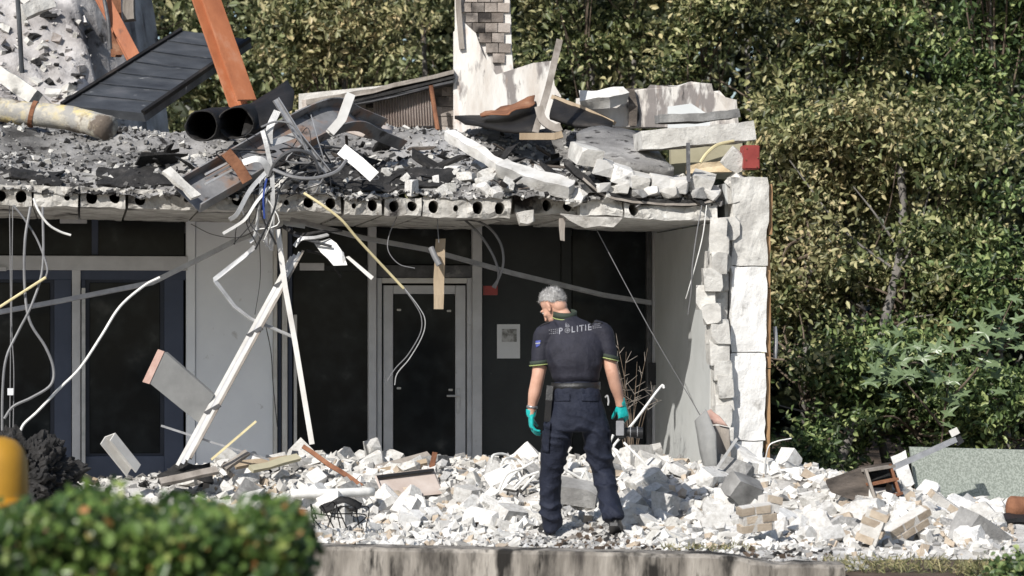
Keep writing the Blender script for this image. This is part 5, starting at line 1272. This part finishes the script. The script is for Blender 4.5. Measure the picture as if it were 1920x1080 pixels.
def limb(bm, pts, n=18, ref=(0, -1, 0), k=5, level=False):
    """pts: (pos, half width, half depth)"""
    P_ = smoothpath([p_[0] for p_ in pts], k); m_ = len(pts) - 1
    out = []
    b = Vector(ref)
    for i, p_ in enumerate(P_):
        t = i / (len(P_) - 1) * m_; j = min(int(t), m_ - 1); f = t - j; f = f * f * (3 - 2 * f)
        a_ = pts[j][1] * (1 - f) + pts[j + 1][1] * f; d_ = pts[j][2] * (1 - f) + pts[j + 1][2] * f
        tg = (P_[min(i + 1, len(P_) - 1)] - P_[max(i - 1, 0)]).normalized()
        if level: tg = Vector((0, 0, 1))
        bb = (Vector(ref) - tg * Vector(ref).dot(tg)).normalized(); aa = tg.cross(bb)
        out.append([bm.verts.new(p_ + aa * a_ * math.cos(2 * math.pi * q / n) + bb * d_ * math.sin(2 * math.pi * q / n)) for q in range(n)])
    for i in range(len(out) - 1):
        for q in range(n): bm.faces.new([out[i][q], out[i][(q + 1) % n], out[i + 1][(q + 1) % n], out[i + 1][q]])
    bm.faces.new(out[0][::-1]); bm.faces.new(out[-1])
def fuse(bm, vox, smooth=4, fac=.5, fold=None):
    """one continuous skin over everything in bm"""
    bmesh.ops.recalc_face_normals(bm, faces=bm.faces)
    me = bpy.data.meshes.new('tmp'); bm.to_mesh(me); bm.free()
    o = bpy.data.objects.new('tmp', me); C.objects.link(o)
    r_ = o.modifiers.new('r', 'REMESH'); r_.mode = 'VOXEL'; r_.voxel_size = vox
    s_ = o.modifiers.new('s', 'SMOOTH'); s_.iterations = smooth; s_.factor = fac
    dg = bpy.context.evaluated_depsgraph_get()
    out = bpy.data.meshes.new_from_object(o.evaluated_get(dg))
    bpy.data.objects.remove(o, do_unlink=True)
    if fold:
        n_ = len(out.vertices)
        nr = [v.normal.copy() for v in out.vertices]
        for v, q in zip(out.vertices, nr): v.co += q * fold(v.co)
    return out
off = thing('person', 'officer in dark polo and navy cargo trousers walking away, looking down, camera in gloved hand', 'person', at(1088, 1003, MY))

# --- trousers (one fused mesh)
bm = NB()
limb(bm, [(mp_(1079, 716, .02), .155, .112), (mp_(1080, 745, .0), .178, .128), (mp_(1082, 785, -.01), .208, .142), (mp_(1082, 806, -.01), .19, .13)], 24)
HL, KL, AL = mp_(1048, 805, .0), mp_(1031, 893, .12), mp_(1034, 982, .18)
HR, KR, AR = mp_(1117, 805, -.01), mp_(1131, 888, .05), mp_(1148, 968, -.26)
limb(bm, [(mp_(1058, 775), .10, .12), (HL, .104, .114), (mp_(1039, 850, .06), .094, .102), (KL, .076, .084), (mp_(1032, 935, .16), .071, .078), (AL, .071, .078), (mp_(1035, 989, .19), .068, .074)], 20)
limb(bm, [(mp_(1103, 775), .10, .12), (HR, .102, .114), (mp_(1123, 850, .02), .092, .100), (KR, .077, .085), (mp_(1140, 930, -.10), .071, .078), (AR, .070, .075), (mp_(1149, 976, -.28), .067, .072)], 20)
def tfold(c):
    z = c.z
    k = sst(1.0, .1, z)
    a = math.sin(z * 62 + 7 * noise.noise(c * 6) + c.x * 26) * .5 + .5
    knee = math.exp(-((z - .42) / .16) ** 2) + math.exp(-((z - .12) / .10) ** 2) * .55 + math.exp(-((z - .74) / .1) ** 2) * .8
    return (a ** 3) * .022 * (.25 + .75 * min(1, knee)) * max(0, .55 + 1.2 * noise.noise(c * 4 + Vector((3, 0, 0)))) + .013 * noise.noise(c * 9) * k + .004 * noise.noise(Vector((c.x * 30, c.y * 30, c.z * 9)))
tr = obj('trousers', fuse(bm, .0085, 6, .5, tfold), TRO, off, True)
# --- shirt
bm = NB()
limb(bm, [(mp_(1080, 717, .02), .152, .112), (mp_(1079, 704, .01), .165, .126), (mp_(1078, 680, .0), .198, .138), (mp_(1077, 652, .02), .218, .140), (mp_(1076, 630, .045), .228, .125), (mp_(1074, 615, .06), .195, .105), (mp_(1070, 604, .08), .130, .085), (mp_(1063, 596, .10), .085, .074), (mp_(1060, 590, .11), .070, .068)], 28, level=True)
limb(bm, [(mp_(1045, 622, .05), .085, .09), (mp_(1022, 630, .04), .082, .088), (mp_(1016, 655, .03), .072, .082), (mp_(1012, 683, .02), .063, .074)], 18)
limb(bm, [(mp_(1110, 620, .05), .085, .09), (mp_(1130, 627, .04), .080, .086), (mp_(1138, 650, .03), .066, .080), (mp_(1143, 672, .02), .056, .072)], 18)
def sfold(c):
    x = c.x - at(1078, 0, MY).x; z = c.z
    d = math.sin((x * .9 + (z - 1.1) * .35) * 75 + 4 * noise.noise(c * 5)) * .5 + .5
    low = sst(1.42, 1.12, z)
    blouse = .006 * math.exp(-((z - 1.12) / .03) ** 2)
    return d * d * .014 * low * (.5 + noise.noise(c * 6)) + .006 * noise.noise(c * 9) + blouse
sh = obj('shirt', fuse(bm, .0075, 5, .5, sfold), FAB, off, True)
shw = WL[sh.name]
# --- body: head, neck, arms and hands under the gloves in one skin
f_ = Vector((-.66, .60, -.74)).normalized(); up = Vector((-.40, .30, .86)); up = (up - f_ * up.dot(f_)).normalized(); rt = f_.cross(up)
HM = Matrix((rt, -f_, up)).transposed()     # local: x right, -y face, z up
hc = mp_(1036, 573, .16)
def hl_(x, y, z): return hc + HM @ Vector((x, y, z))
bm = NB()
for c_, r_ in (((0, .018, .028), (.075, .094, .088)), ((0, -.025, -.03), (.064, .068, .080)), ((0, -.04, -.078), (.050, .050, .038)), ((0, -.076, -.104), (.022, .02, .018)), ((0, .05, -.03), (.062, .05, .07)),
               ((0, -.098, -.028), (.013, .020, .026)), ((0, -.108, -.042), (.017, .017, .011)), ((0, -.078, .012), (.052, .020, .014)), ((0, -.086, -.075), (.026, .014, .007)), ((0, -.084, -.087), (.022, .013, .008)), ((.045, -.05, -.035), (.022, .03, .022)), ((-.045, -.05, -.035), (.022, .03, .022))):
    ball(bm, hl_(*c_), r_, HM)
for s in (-1, 1):
    ball(bm, hl_(s * .077, .016, -.02), (.009, .021, .033), HM); ball(bm, hl_(s * .083, .026, -.012), (.008, .014, .026), HM); ball(bm, hl_(s * .078, .008, -.047), (.008, .011, .011), HM)
limb(bm, [(hc + HM @ Vector((0, .02, -.03)), .060, .062), (mp_(1052, 588, .13), .060, .062), (mp_(1060, 602, .10), .062, .062), (mp_(1066, 625, .06), .08, .07)], 18)
limb(bm, [(mp_(1066, 622, .06), .09, .07), (mp_(1075, 650, .03), .16, .09), (mp_(1078, 700, .0), .13, .09)], 16)
limb(bm, [(mp_(1050, 625, .05), .06, .06), (mp_(1020, 632, .04), .062, .066), (mp_(1013, 680, .02), .052, .056), (mp_(1009, 706, .0), .047, .051), (mp_(1003, 735, .01), .046, .048), (mp_(998, 760, .03), .033, .037), (mp_(996, 778, .04), .029, .034)], 16)
limb(bm, [(mp_(1105, 625, .05), .06, .06), (mp_(1132, 632, .04), .06, .064), (mp_(1142, 675, .02), .050, .054), (mp_(1148, 698, -.0), .046, .05), (mp_(1154, 722, .02), .044, .047), (mp_(1161, 748, .05), .033, .036), (mp_(1163, 762, .06), .030, .034)], 16)
body = obj('body', fuse(bm, .0048, 3, .5), SKIN, off, True)
for s in (-1, 1):
    bm = NB(); ball(bm, hl_(s * .031, -.076, -.006), (.0125, .0105, .008), HM, 2); obj('eye', bm, plain('eye_white', (.6, .58, .55), .3), off, True)
    bm = NB(); sweep(bm, [hl_(s * .015, -.098, .013), hl_(s * .035, -.094, .018), hl_(s * .052, -.080, .012)], circ(.003, 6)); obj('eyebrow', bm, HAIR, off)
# --- hair: cropped cap with short strands
bm = NB(); bmesh.ops.create_icosphere(bm, subdivisions=5, radius=1)
kill = []
for v in bm.verts:
    n_ = v.co.copy()
    y_, z_ = n_.y * .099 + .018, n_.z * .094 + .028
    line = .078 if y_ < -.055 else .078 - (y_ + .055) / .10 * .085 if y_ < .045 else -.007 - (y_ - .045) * .9
    if abs(n_.x) > .72 and y_ < .045: line += .012
    keep_ = z_ > line + .010 * noise.noise(n_ * 9)
    d_ = 1 + .045 * noise.noise(n_ * 5) + .03 * noise.noise(n_ * 14) + (.05 if n_.z > .75 and n_.y < 0 else 0)
    v.co = hl_(n_.x * .0795 * d_, y_ * 1.0 + n_.y * .008 * d_, .028 + n_.z * .096 * d_)
    if not keep_: kill.append(v)
bmesh.ops.delete(bm, geom=kill, context='VERTS')
bm.verts.ensure_lookup_table()
r4 = random.Random(4)
src = [(v.co.copy(), (v.co - hl_(0, .018, .0)).normalized()) for v in bm.verts]
dn = HM @ Vector((0, .55, -.55))
for i in range(5200):
    c_, n_ = r4.choice(src)
    c_ = c_ + Vector((r4.gauss(0, .003), r4.gauss(0, .003), r4.gauss(0, .003))) - n_ * .002
    L_ = r4.uniform(.008, .020)
    d_ = (n_ * .55 + dn * .8 + Vector((r4.gauss(0, .3), r4.gauss(0, .3), r4.gauss(0, .3)))).normalized()
    s_ = d_.cross(n_).normalized() * .0012
    a, b, e = bm.verts.new(c_ - s_), bm.verts.new(c_ + s_), bm.verts.new(c_ + d_ * L_)
    bm.faces.new([a, b, e])
hme = bpy.data.meshes.new('hair'); bm.to_mesh(hme); bm.free()
obj('hair', hme, HAIR, off, True)
# --- gloves
def glove(wr, dr, pn, th, curl, tcurl, spread=.1, vox=.0035):
    """wr wrist, dr towards the fingers, pn palm normal, th thumb side"""
    dr, pn = Vector(dr).normalized(), Vector(pn); pn = (pn - dr * pn.dot(dr)).normalized(); th = (Vector(th) - dr * Vector(th).dot(dr)); th = (th - pn * th.dot(pn)).normalized()
    bm = NB()
    limb(bm, [(wr - dr * .035, .036, .038), (wr, .034, .036), (wr + dr * .02, .036, .030)], 16, pn)
    limb(bm, [(wr, .036, .026), (wr + dr * .035, .040, .021), (wr + dr * .075, .043, .018), (wr + dr * .098, .041, .014)], 18, pn)
    tips = []
    for i, (o_, L_) in enumerate(((.031, .92), (.011, 1.0), (-.010, .95), (-.030, .76))):
        p_ = wr + dr * (.088 - .004 * abs(i - 1)) + th * o_
        d_ = (dr + th * spread * (1.2 - i) * .5).normalized(); pts = [(p_ - dr * .02, .010, .010), (p_, .0105, .0105)]
        for j, (l_, an) in enumerate(zip((.044, .028, .023), curl[i])):
            q = Matrix.Rotation(R(an), 3, d_.cross(pn)); d_ = (q @ d_).normalized()
            p_ = p_ + d_ * l_ * L_; rr_ = (.0098, .0090, .0072)[j]; pts.append((p_, rr_, rr_))
        for a_, b_ in zip(pts[:-1], pts[1:]): limb(bm, [a_, b_], 10, pn, 2)
        for a_ in pts[1:]: ball(bm, a_[0], (a_[1],) * 3, None, 2)
    p_ = wr + dr * .025 + th * .030 + pn * .006; d_ = (dr * .75 + th * .55 + pn * .35).normalized(); pts = [(p_ - d_ * .015, .014, .014), (p_, .0135, .0135)]
    for j, (l_, an) in enumerate(zip((.038, .032, .025), tcurl)):
        d_ = (d_ + (pn * .9 - th * .5) * math.tan(R(an))).normalized(); p_ = p_ + d_ * l_; rr_ = (.0125, .011, .0085)[j]; pts.append((p_, rr_, rr_))
    for a_, b_ in zip(pts[:-1], pts[1:]): limb(bm, [a_, b_], 10, pn, 2)
    for a_ in pts[1:]: ball(bm, a_[0], (a_[1],) * 3, None, 2)
    return fuse(bm, vox, 2, .4, lambda c: .0016 * noise.noise(c * 60) + .0012 * math.sin(c.z * 190) * max(0, noise.noise(c * 20)))
relax = [(18, 22, 14), (22, 28, 18), (26, 32, 20), (30, 34, 22)]
obj('glove', glove(mp_(996, 776, .04), (.02, .10, -1), (.95, .15, .1), (.1, 1, 0), relax, (4, 8, 8)), GLOVE, off, True)
grip = [(50, 58, 30), (52, 60, 32), (54, 60, 34), (54, 58, 34)]
GW = mp_(1164, 757, .06)
obj('glove', glove(GW, (.22, -.05, -1), (-.35, .75, -.1), (-.9, -.2, 0), [(20, 34, 26), (24, 40, 30), (28, 42, 30), (30, 40, 30)], (14, 16, 12), .22), GLOVE, off, True)
# watch
bm = NB(); wv = mp_(998, 762, .03); 
bmesh.ops.create_cone(bm, segments=20, radius1=.040, radius2=.038, depth=.018, cap_ends=True, matrix=Matrix.Translation(mp_(997.5, 763, .032)) @ Matrix.Rotation(.12, 4, 'Y'))
obj('watch_strap', bm, plain('watch_metal', (.3, .3, .31), .35, .6), off, True)
# --- belt, collar, piping
def ringband(name, c, rx, ry, h, m_, tilt=(0, 0), n_=48, th=.006, parent=off, wob=0.0):
    bm = NB(); rows = []
    for (dz, rr_) in ((-h / 2, 0), (h / 2, 0), (h / 2, th), (-h / 2, th)):
        row = []
        for k in range(n_):
            a = 2 * math.pi * k / n_; x, y = (rx + rr_) * math.cos(a), (ry + rr_) * math.sin(a)
            row.append(bm.verts.new(c + Vector((x, y, dz + x * tilt[0] + y * tilt[1] + wob * math.sin(a * 5)))))
        rows.append(row)
    for r_ in range(4):
        for k in range(n_): bm.faces.new([rows[r_][k], rows[r_][(k + 1) % n_], rows[(r_ + 1) % 4][(k + 1) % n_], rows[(r_ + 1) % 4][k]])
    return obj(name, bm, m_, parent, True)
bl = ringband('belt', mp_(1079.5, 724, .02), .168, .128, .055, BLK, (.02, .02))
bm = NB(); sweep(bm, [mp_(1030, 745, -.07), mp_(1029, 765, -.075)], rect(.035, .03)); obj('key_holder', bm, plain('key_metal', (.25, .25, .26), .3, .7), bl)
bm = NB(); sweep(bm, [mp_(1031, 724, -.06), mp_(1029, 750, -.08), mp_(1026, 790, -.06)], rect(.045, .035), k if False else (0, -1, 0)); obj('pouch', bm, BLK, bl)
bm = NB(); sweep(bm, smoothpath([mp_(1135, 745, -.02), mp_(1139, 742, -.03), mp_(1141, 752, -.03), mp_(1140, 760, -.03)], 4), circ(.006, 6)); obj('clip', bm, M['alu'], bl)
ringband('collar', mp_(1059, 589, .112), .074, .074, .046, DGREEN, (-.02, .22), th=.012)
ringband('collar_piping', mp_(1059.5, 595, .108), .085, .085, .006, LIME, (-.02, .22), th=.005)
for c_, tl in ((mp_(1012, 683, .02), (.10, 0)), (mp_(1143, 672, .02), (-.22, 0))):
    a, b = (.069, .080) if c_.x < .3 else (.062, .078)
    ringband('sleeve_band', c_ + Vector((0, 0, .012)), a - .002, b - .002, .03, DGREEN, tl, th=.004)
    ringband('sleeve_piping', c_ + Vector((0, 0, -.004)), a + .0, b + .0, .007, LIME, tl, th=.005)
# --- epaulettes, pockets laid on the cloth
from mathutils.bvhtree import BVHTree
def bvh_of(o):
    me = o.data; w0 = WL[o.name]
    return BVHTree.FromPolygons([v.co + w0 for v in me.vertices], [tuple(p_.vertices) for p_ in me.polygons])
TS, TT = bvh_of(sh), bvh_of(tr)
def onto(tree, p_, d_=(0, 1, 0), lift=.003):
    d_ = Vector(d_).normalized(); h_ = tree.ray_cast(p_ - d_ * 1.0, d_)
    if h_[0] is None: h_ = tree.find_nearest(p_)
    return h_[0] - d_ * lift
def patch(name, pts, tree, m_, th=.005, par=None, nx=10, ny=10, d_=(0, 1, 0), lift=.002):
    """four photo corners draped on the cloth"""
    q = [mp_(*p_) for p_ in pts]; bm = NB(); rows = []
    for off_ in (lift, lift + th):
        rows.append([[bm.verts.new(onto(tree, q[0].lerp(q[1], i / nx).lerp(q[3].lerp(q[2], i / nx), j / ny), d_, off_)) for i in range(nx + 1)] for j in range(ny + 1)])
    for s, r_ in enumerate(rows):
        for j in range(ny):
            for i in range(nx):
                f = [r_[j][i], r_[j][i + 1], r_[j + 1][i + 1], r_[j + 1][i]]; bm.faces.new(f if s else f[::-1])
    A0, A1 = rows
    edge = [(0, i) for i in range(nx)] + [(j, nx) for j in range(ny)] + [(ny, i) for i in range(nx, 0, -1)] + [(j, 0) for j in range(ny, 0, -1)]
    for k in range(len(edge)):
        a, b = edge[k], edge[(k + 1) % len(edge)]; bm.faces.new([A0[a[0]][a[1]], A0[b[0]][b[1]], A1[b[0]][b[1]], A1[a[0]][a[1]]])
    return obj(name, bm, m_, par or off, True)
patch('back_pocket', [(1038, 738), (1068, 738), (1068, 751), (1040, 752)], TT, TRO, .005, tr)
patch('back_pocket', [(1090, 738), (1124, 738), (1122, 752), (1090, 751)], TT, TRO, .005, tr)
cpk = patch('cargo_pocket', [(1012, 800), (1031, 802), (1029, 848), (1009, 846)], TT, TRO, .012, tr)
patch('cargo_flap', [(1011, 788), (1032, 791), (1031, 804), (1009, 802)], TT, TRO, .020, tr)
patch('cargo_pocket', [(1141, 805), (1150, 803), (1151, 845), (1142, 846)], TT, TRO, .010, tr)
patch('shoulder_strap', [(1012, 612), (1028, 602), (1031, 606), (1016, 617)], TS, BLK, .006, sh, d_=(0, .4, -1))
patch('shoulder_strap', [(1108, 603), (1130, 613), (1128, 617), (1106, 607)], TS, BLK, .006, sh, d_=(0, .4, -1))
BLUEP = plain('blue_badge', (.06, .08, .30), .6)
bd = patch('sleeve_badge', [(1004, 639), (1014, 638), (1012, 648), (1005, 652)], TS, BLUEP, .002, sh, 5, 5)
patch('badge_stripe', [(1003.5, 643), (1013.5, 642), (1013, 644.5), (1004, 645.5)], TS, PRN, .002, sh, 5, 3, lift=.005)
# --- writing on the back
def flat_on_back(name, bm, m_):
    for v in bm.verts: v.co = onto(TS, v.co, (0, 1, 0), .004 if not v.tag else .004)
    bmesh.ops.solidify(bm, geom=bm.faces[:], thickness=.0012)
    return obj(name, bm, m_, sh)
def arc(x): return 616.5 - (x - 1078) * .13
fc = bpy.data.curves.new('t', 'FONT'); 
def letter(chr_, x, size=11.5):
    cu = bpy.data.curves.new('t', 'FONT'); cu.body = chr_; cu.size = 1.0; cu.align_x = 'CENTER'; cu.offset = .012; cu.resolution_u = 3
    o = bpy.data.objects.new('t', cu); C.objects.link(o)
    me = bpy.data.meshes.new_from_object(o.evaluated_get(bpy.context.evaluated_depsgraph_get()))
    bpy.data.objects.remove(o, do_unlink=True)
    bm = NB(); bm.from_mesh(me); bmesh.ops.triangulate(bm, faces=bm.faces[:]); bmesh.ops.subdivide_edges(bm, edges=[e for e in bm.edges if e.calc_length() > .25], cuts=2)
    s_ = size / .7; y0 = arc(x) + size * .5
    for v in bm.verts: v.co = mp_(x + v.co.x * s_ * .95, y0 - v.co.y * s_ - (v.co.x * s_) * .13, 0)
    flat_on_back('letter', bm, PRN)
for chr_, x in (('P', 1051), ('L', 1074.5), ('I', 1082.5), ('T', 1090.5), ('I', 1098), ('E', 1105.5)): letter(chr_, x)
for sgn, x0 in ((-1, 1044.5), (1, 1112)):
    for k in range(5):
        for j in range(3):
            if k == 4 and j == 1: continue
            x, y = x0 + sgn * k * 3.6, arc(x0 + sgn * k * 3.6) - 3.6 + j * 3.4
            bm = NB(); vs = [bm.verts.new(mp_(x + a_, y + b_)) for a_, b_ in ((-.95, -.95), (.95, -.95), (.95, .95), (-.95, .95))]; bm.faces.new(vs); flat_on_back('dot', bm, PRN)
# emblem: open book disc with a flame above
bm = NB(); n_ = 20; cx_, cy_ = 1063.5, 619.5
o1 = [bm.verts.new(mp_(cx_ + 5.2 * math.cos(a_ * 2 * math.pi / n_), cy_ + 5.2 * math.sin(a_ * 2 * math.pi / n_))) for a_ in range(n_)]
o2 = [bm.verts.new(mp_(cx_ + 3.6 * math.cos(a_ * 2 * math.pi / n_), cy_ + 3.6 * math.sin(a_ * 2 * math.pi / n_))) for a_ in range(n_)]
for k in range(n_): bm.faces.new([o1[k], o1[(k + 1) % n_], o2[(k + 1) % n_], o2[k]])
flat_on_back('emblem_ring', bm, PRN)
for poly in (((1059.5, 613), (1059.8, 608), (1062, 603.5), (1061.8, 607.5), (1064.5, 610.5), (1063.5, 613.5)), ((1063.8, 613.5), (1065.2, 610), (1063.6, 606), (1066.6, 608.6), (1068.2, 611.5), (1067, 613.5)), ((1061.5, 618), (1065.5, 617), (1066, 621), (1062, 622))):
    bm = NB(); bm.faces.new([bm.verts.new(mp_(*q)) for q in poly]); flat_on_back('emblem_flame', bm, PRN)
# --- boots
def boot(heel, toe, top, par=off):
    heel, toe, top = Vector(heel), Vector(toe), Vector(top); d_ = (toe - heel); L_ = d_.length; d_.normalize()
    upv = Vector((0, 0, 1)); upv = (upv - d_ * upv.dot(d_)).normalized(); sd_ = d_.cross(upv)
    bm = NB()
    limb(bm, [(heel - d_ * .005 + upv * .045, .028, .030), (heel + d_ * .03 + upv * .045, .040, .045), (heel + d_ * .11 + upv * .048, .042, .045), (heel + d_ * .20 + upv * .036, .048, .034), (toe - d_ * .03 + upv * .030, .040, .027), (toe + upv * .026, .020, .016)], 18, upv)
    limb(bm, [(heel + d_ * .05 + upv * .04, .045, .05), (heel + d_ * .045 + upv * .10, .046, .052), (top, .050, .054)], 18, d_)
    b_ = obj('boot', fuse(bm, .006, 4, .5), BLK, par, True)
    bm = NB(); out = [(-.01, .026), (.03, .038), (.10, .036), (.19, .050), (.245, .046), (.285, .018)]
    pl_ = [heel + d_ * a_ + sd_ * w_ for a_, w_ in out] + [heel + d_ * a_ - sd_ * w_ for a_, w_ in out[::-1]]
    plate(bm, pl_, upv * .024); obj('sole', bm, M['blackcable'], b_)
boot(mp_(1034, 1001, .15) , at(1018, 997, MY + .42), mp_(1035, 975, .19))
boot(at(1151, 1003, 19.98) + Vector((0, 0, .06)), at(1158, 1004, 20.24), at(1149, 971, 20.04))
# --- camera in the right hand
cm = thing('photo_camera', 'black and grey photo camera held low in the right gloved hand', 'camera', mp_(1178, 825, .05))
CB = plain('camera_black', (.016, .016, .017), .4); CG = plain('camera_grey', (.32, .32, .33), .4, .3)
def cbox(name, x0, y0, x1, y1, d0, d1, m_, bev=.006, par=cm):
    bm = NB(); hexa(bm, [mp_(x0, y1, d0), mp_(x1, y1, d0), mp_(x1, y1, d1), mp_(x0, y1, d1), mp_(x0, y0, d0), mp_(x1, y0, d0), mp_(x1, y0, d1), mp_(x0, y0, d1)])
    bmesh.ops.bevel(bm, geom=bm.edges[:], offset=bev, segments=2, affect='EDGES'); return obj(name, bm, m_, par)
cbox('body', 1157, 793, 1173, 824, -.04, .09, CB, .010)
cbox('back_screen', 1155, 789, 1170, 817, -.052, -.038, CG, .003)
cbox('grip', 1158, 784, 1170, 795, -.02, .06, CB)
bm = NB(); sweep(bm, px((1172, 810, MY + .02), (1178, 810, MY + .02), (1180, 810, MY + .02), (1192, 811, MY + .02), (1193, 811, MY + .02), (1205, 811.5, MY + .02)), circ(.038, 22), scale=[.86, .86, .95, .95, 1.05, 1.05]); ln = obj('lens', bm, CB, cm, False)
for x in (1181, 1194):
    bm = NB(); sweep(bm, px((x, 810.5, MY + .02), (x + 1.5, 810.5, MY + .02)), circ(.0415, 22)); obj('lens_ring', bm, CG, ln)
# ================================================================= foreground
hd = thing('hedge', 'green clipped hedge out of focus in the left foreground', 'hedge', (-1.12, 8.1, -.06))
r5 = np.random.default_rng(55)
n = 13000
hx = r5.uniform(-1.75, -.60, n); hy = r5.uniform(7.6, 8.7, n)
top = .905 - .04 * np.clip((-1.35 - hx) / .2, 0, 1) + .02 * np.sin(hx * 9) + .02 * np.sin(hx * 23 + hy * 5) - .10 * np.clip((hx + .78) / .18, 0, 1) ** 2
hz = top - np.abs(r5.normal(0, .16, n)) * r5.random(n) ** .5
face = r5.random(n) < .35
hy[face] = 7.6 + np.abs(r5.normal(0, .05, face.sum())); hz[face] = r5.uniform(.3, 1, face.sum()) * top[face]
side = r5.random(n) < .12
hx[side] = -.60 - np.abs(r5.normal(0, .04, side.sum())); hz[side] = r5.uniform(.3, .9, side.sum())
pts = np.column_stack([hx, hy, hz]) + r5.normal(0, .02, (n, 3))
lo = obj('foliage', leaf_cloud('foliage', pts, .043, (-.1, -.5, .7), M['leaf_hedge'], .8, .62, .2, r5), M['leaf_hedge'], hd); lo['kind'] = 'stuff'
bm = NB(); 
bm.free()
for i in range(14):
    x = -1.65 + i * .08; y = 7.9 + .4 * ((i * 37) % 10) / 10
    obj('stem', tube([(x, y, -.06), (x + .03, y, .4), (x - .02, y - .1, .82)], .012, 6, 4, .4), M['twig'], hd)
yb = thing('yellow_post', 'yellow rounded plastic post out of focus at the left edge behind the hedge', 'post', at(-8, 935, 11.5))
bm = NB(); c = at(-6, 900, 11.5); q = [(c.x, c.y, -.06), (c.x, c.y, .3), (c.x, c.y, .80), (c.x, c.y, .90), (c.x, c.y, .95), (c.x, c.y, .985), (c.x, c.y, 1.0)]
sweep(bm, q, circ(.125, 28), scale=[1, 1, 1, .98, .86, .6, .25]); obj('shell', bm, M['yellow'], yb, True)
bm = NB(); sweep(bm, [(c.x, c.y, .70), (c.x, c.y, .76)], circ(.128, 28)); obj('band', bm, plain('amber_band', (.45, .2, .012), .4), yb, True)
pl = thing('corner_plant', 'small leafy plant in the lower right corner', 'plant', at(1905, 1100, 16.5))
pc = np.array(at(1915, 1080, 16.5)) + r5.normal(size=(900, 3)) * np.array([.09, .1, .06])
po = obj('foliage', leaf_cloud('foliage', pc, .05, (-.1, -.5, .7), M['leaf_green'], .8, .6, .2, r5), M['leaf_green'], pl); po['kind'] = 'stuff'
obj('stem', tube([at(1905, 1115, 16.5), at(1912, 1085, 16.5), at(1920, 1060, 16.5)], .008, 5), M['twig'], pl)
for k, (x, w_, y0) in enumerate(((1330, 90, 18.9), (1660, 120, 17.9), (1850, 60, 17.6))):
    gc = np.column_stack([((x + r5.uniform(-w_, w_, 500)) - 960) * y0 / FP, y0 + r5.uniform(-.15, .15, 500), r5.uniform(-.06, .03, 500)])
    me = leaf_cloud('dry_grass', gc, .07, (0, -1, .1), M['leaf_tan'], .4, .08, .1, r5)
    tag(obj('dry_grass', me, M['leaf_tan']), ('dry grass tuft at the feet of the officer', 'dry grass on the bare soil', 'dry grass beside the corner plant')[k], 'grass', kind='stuff')
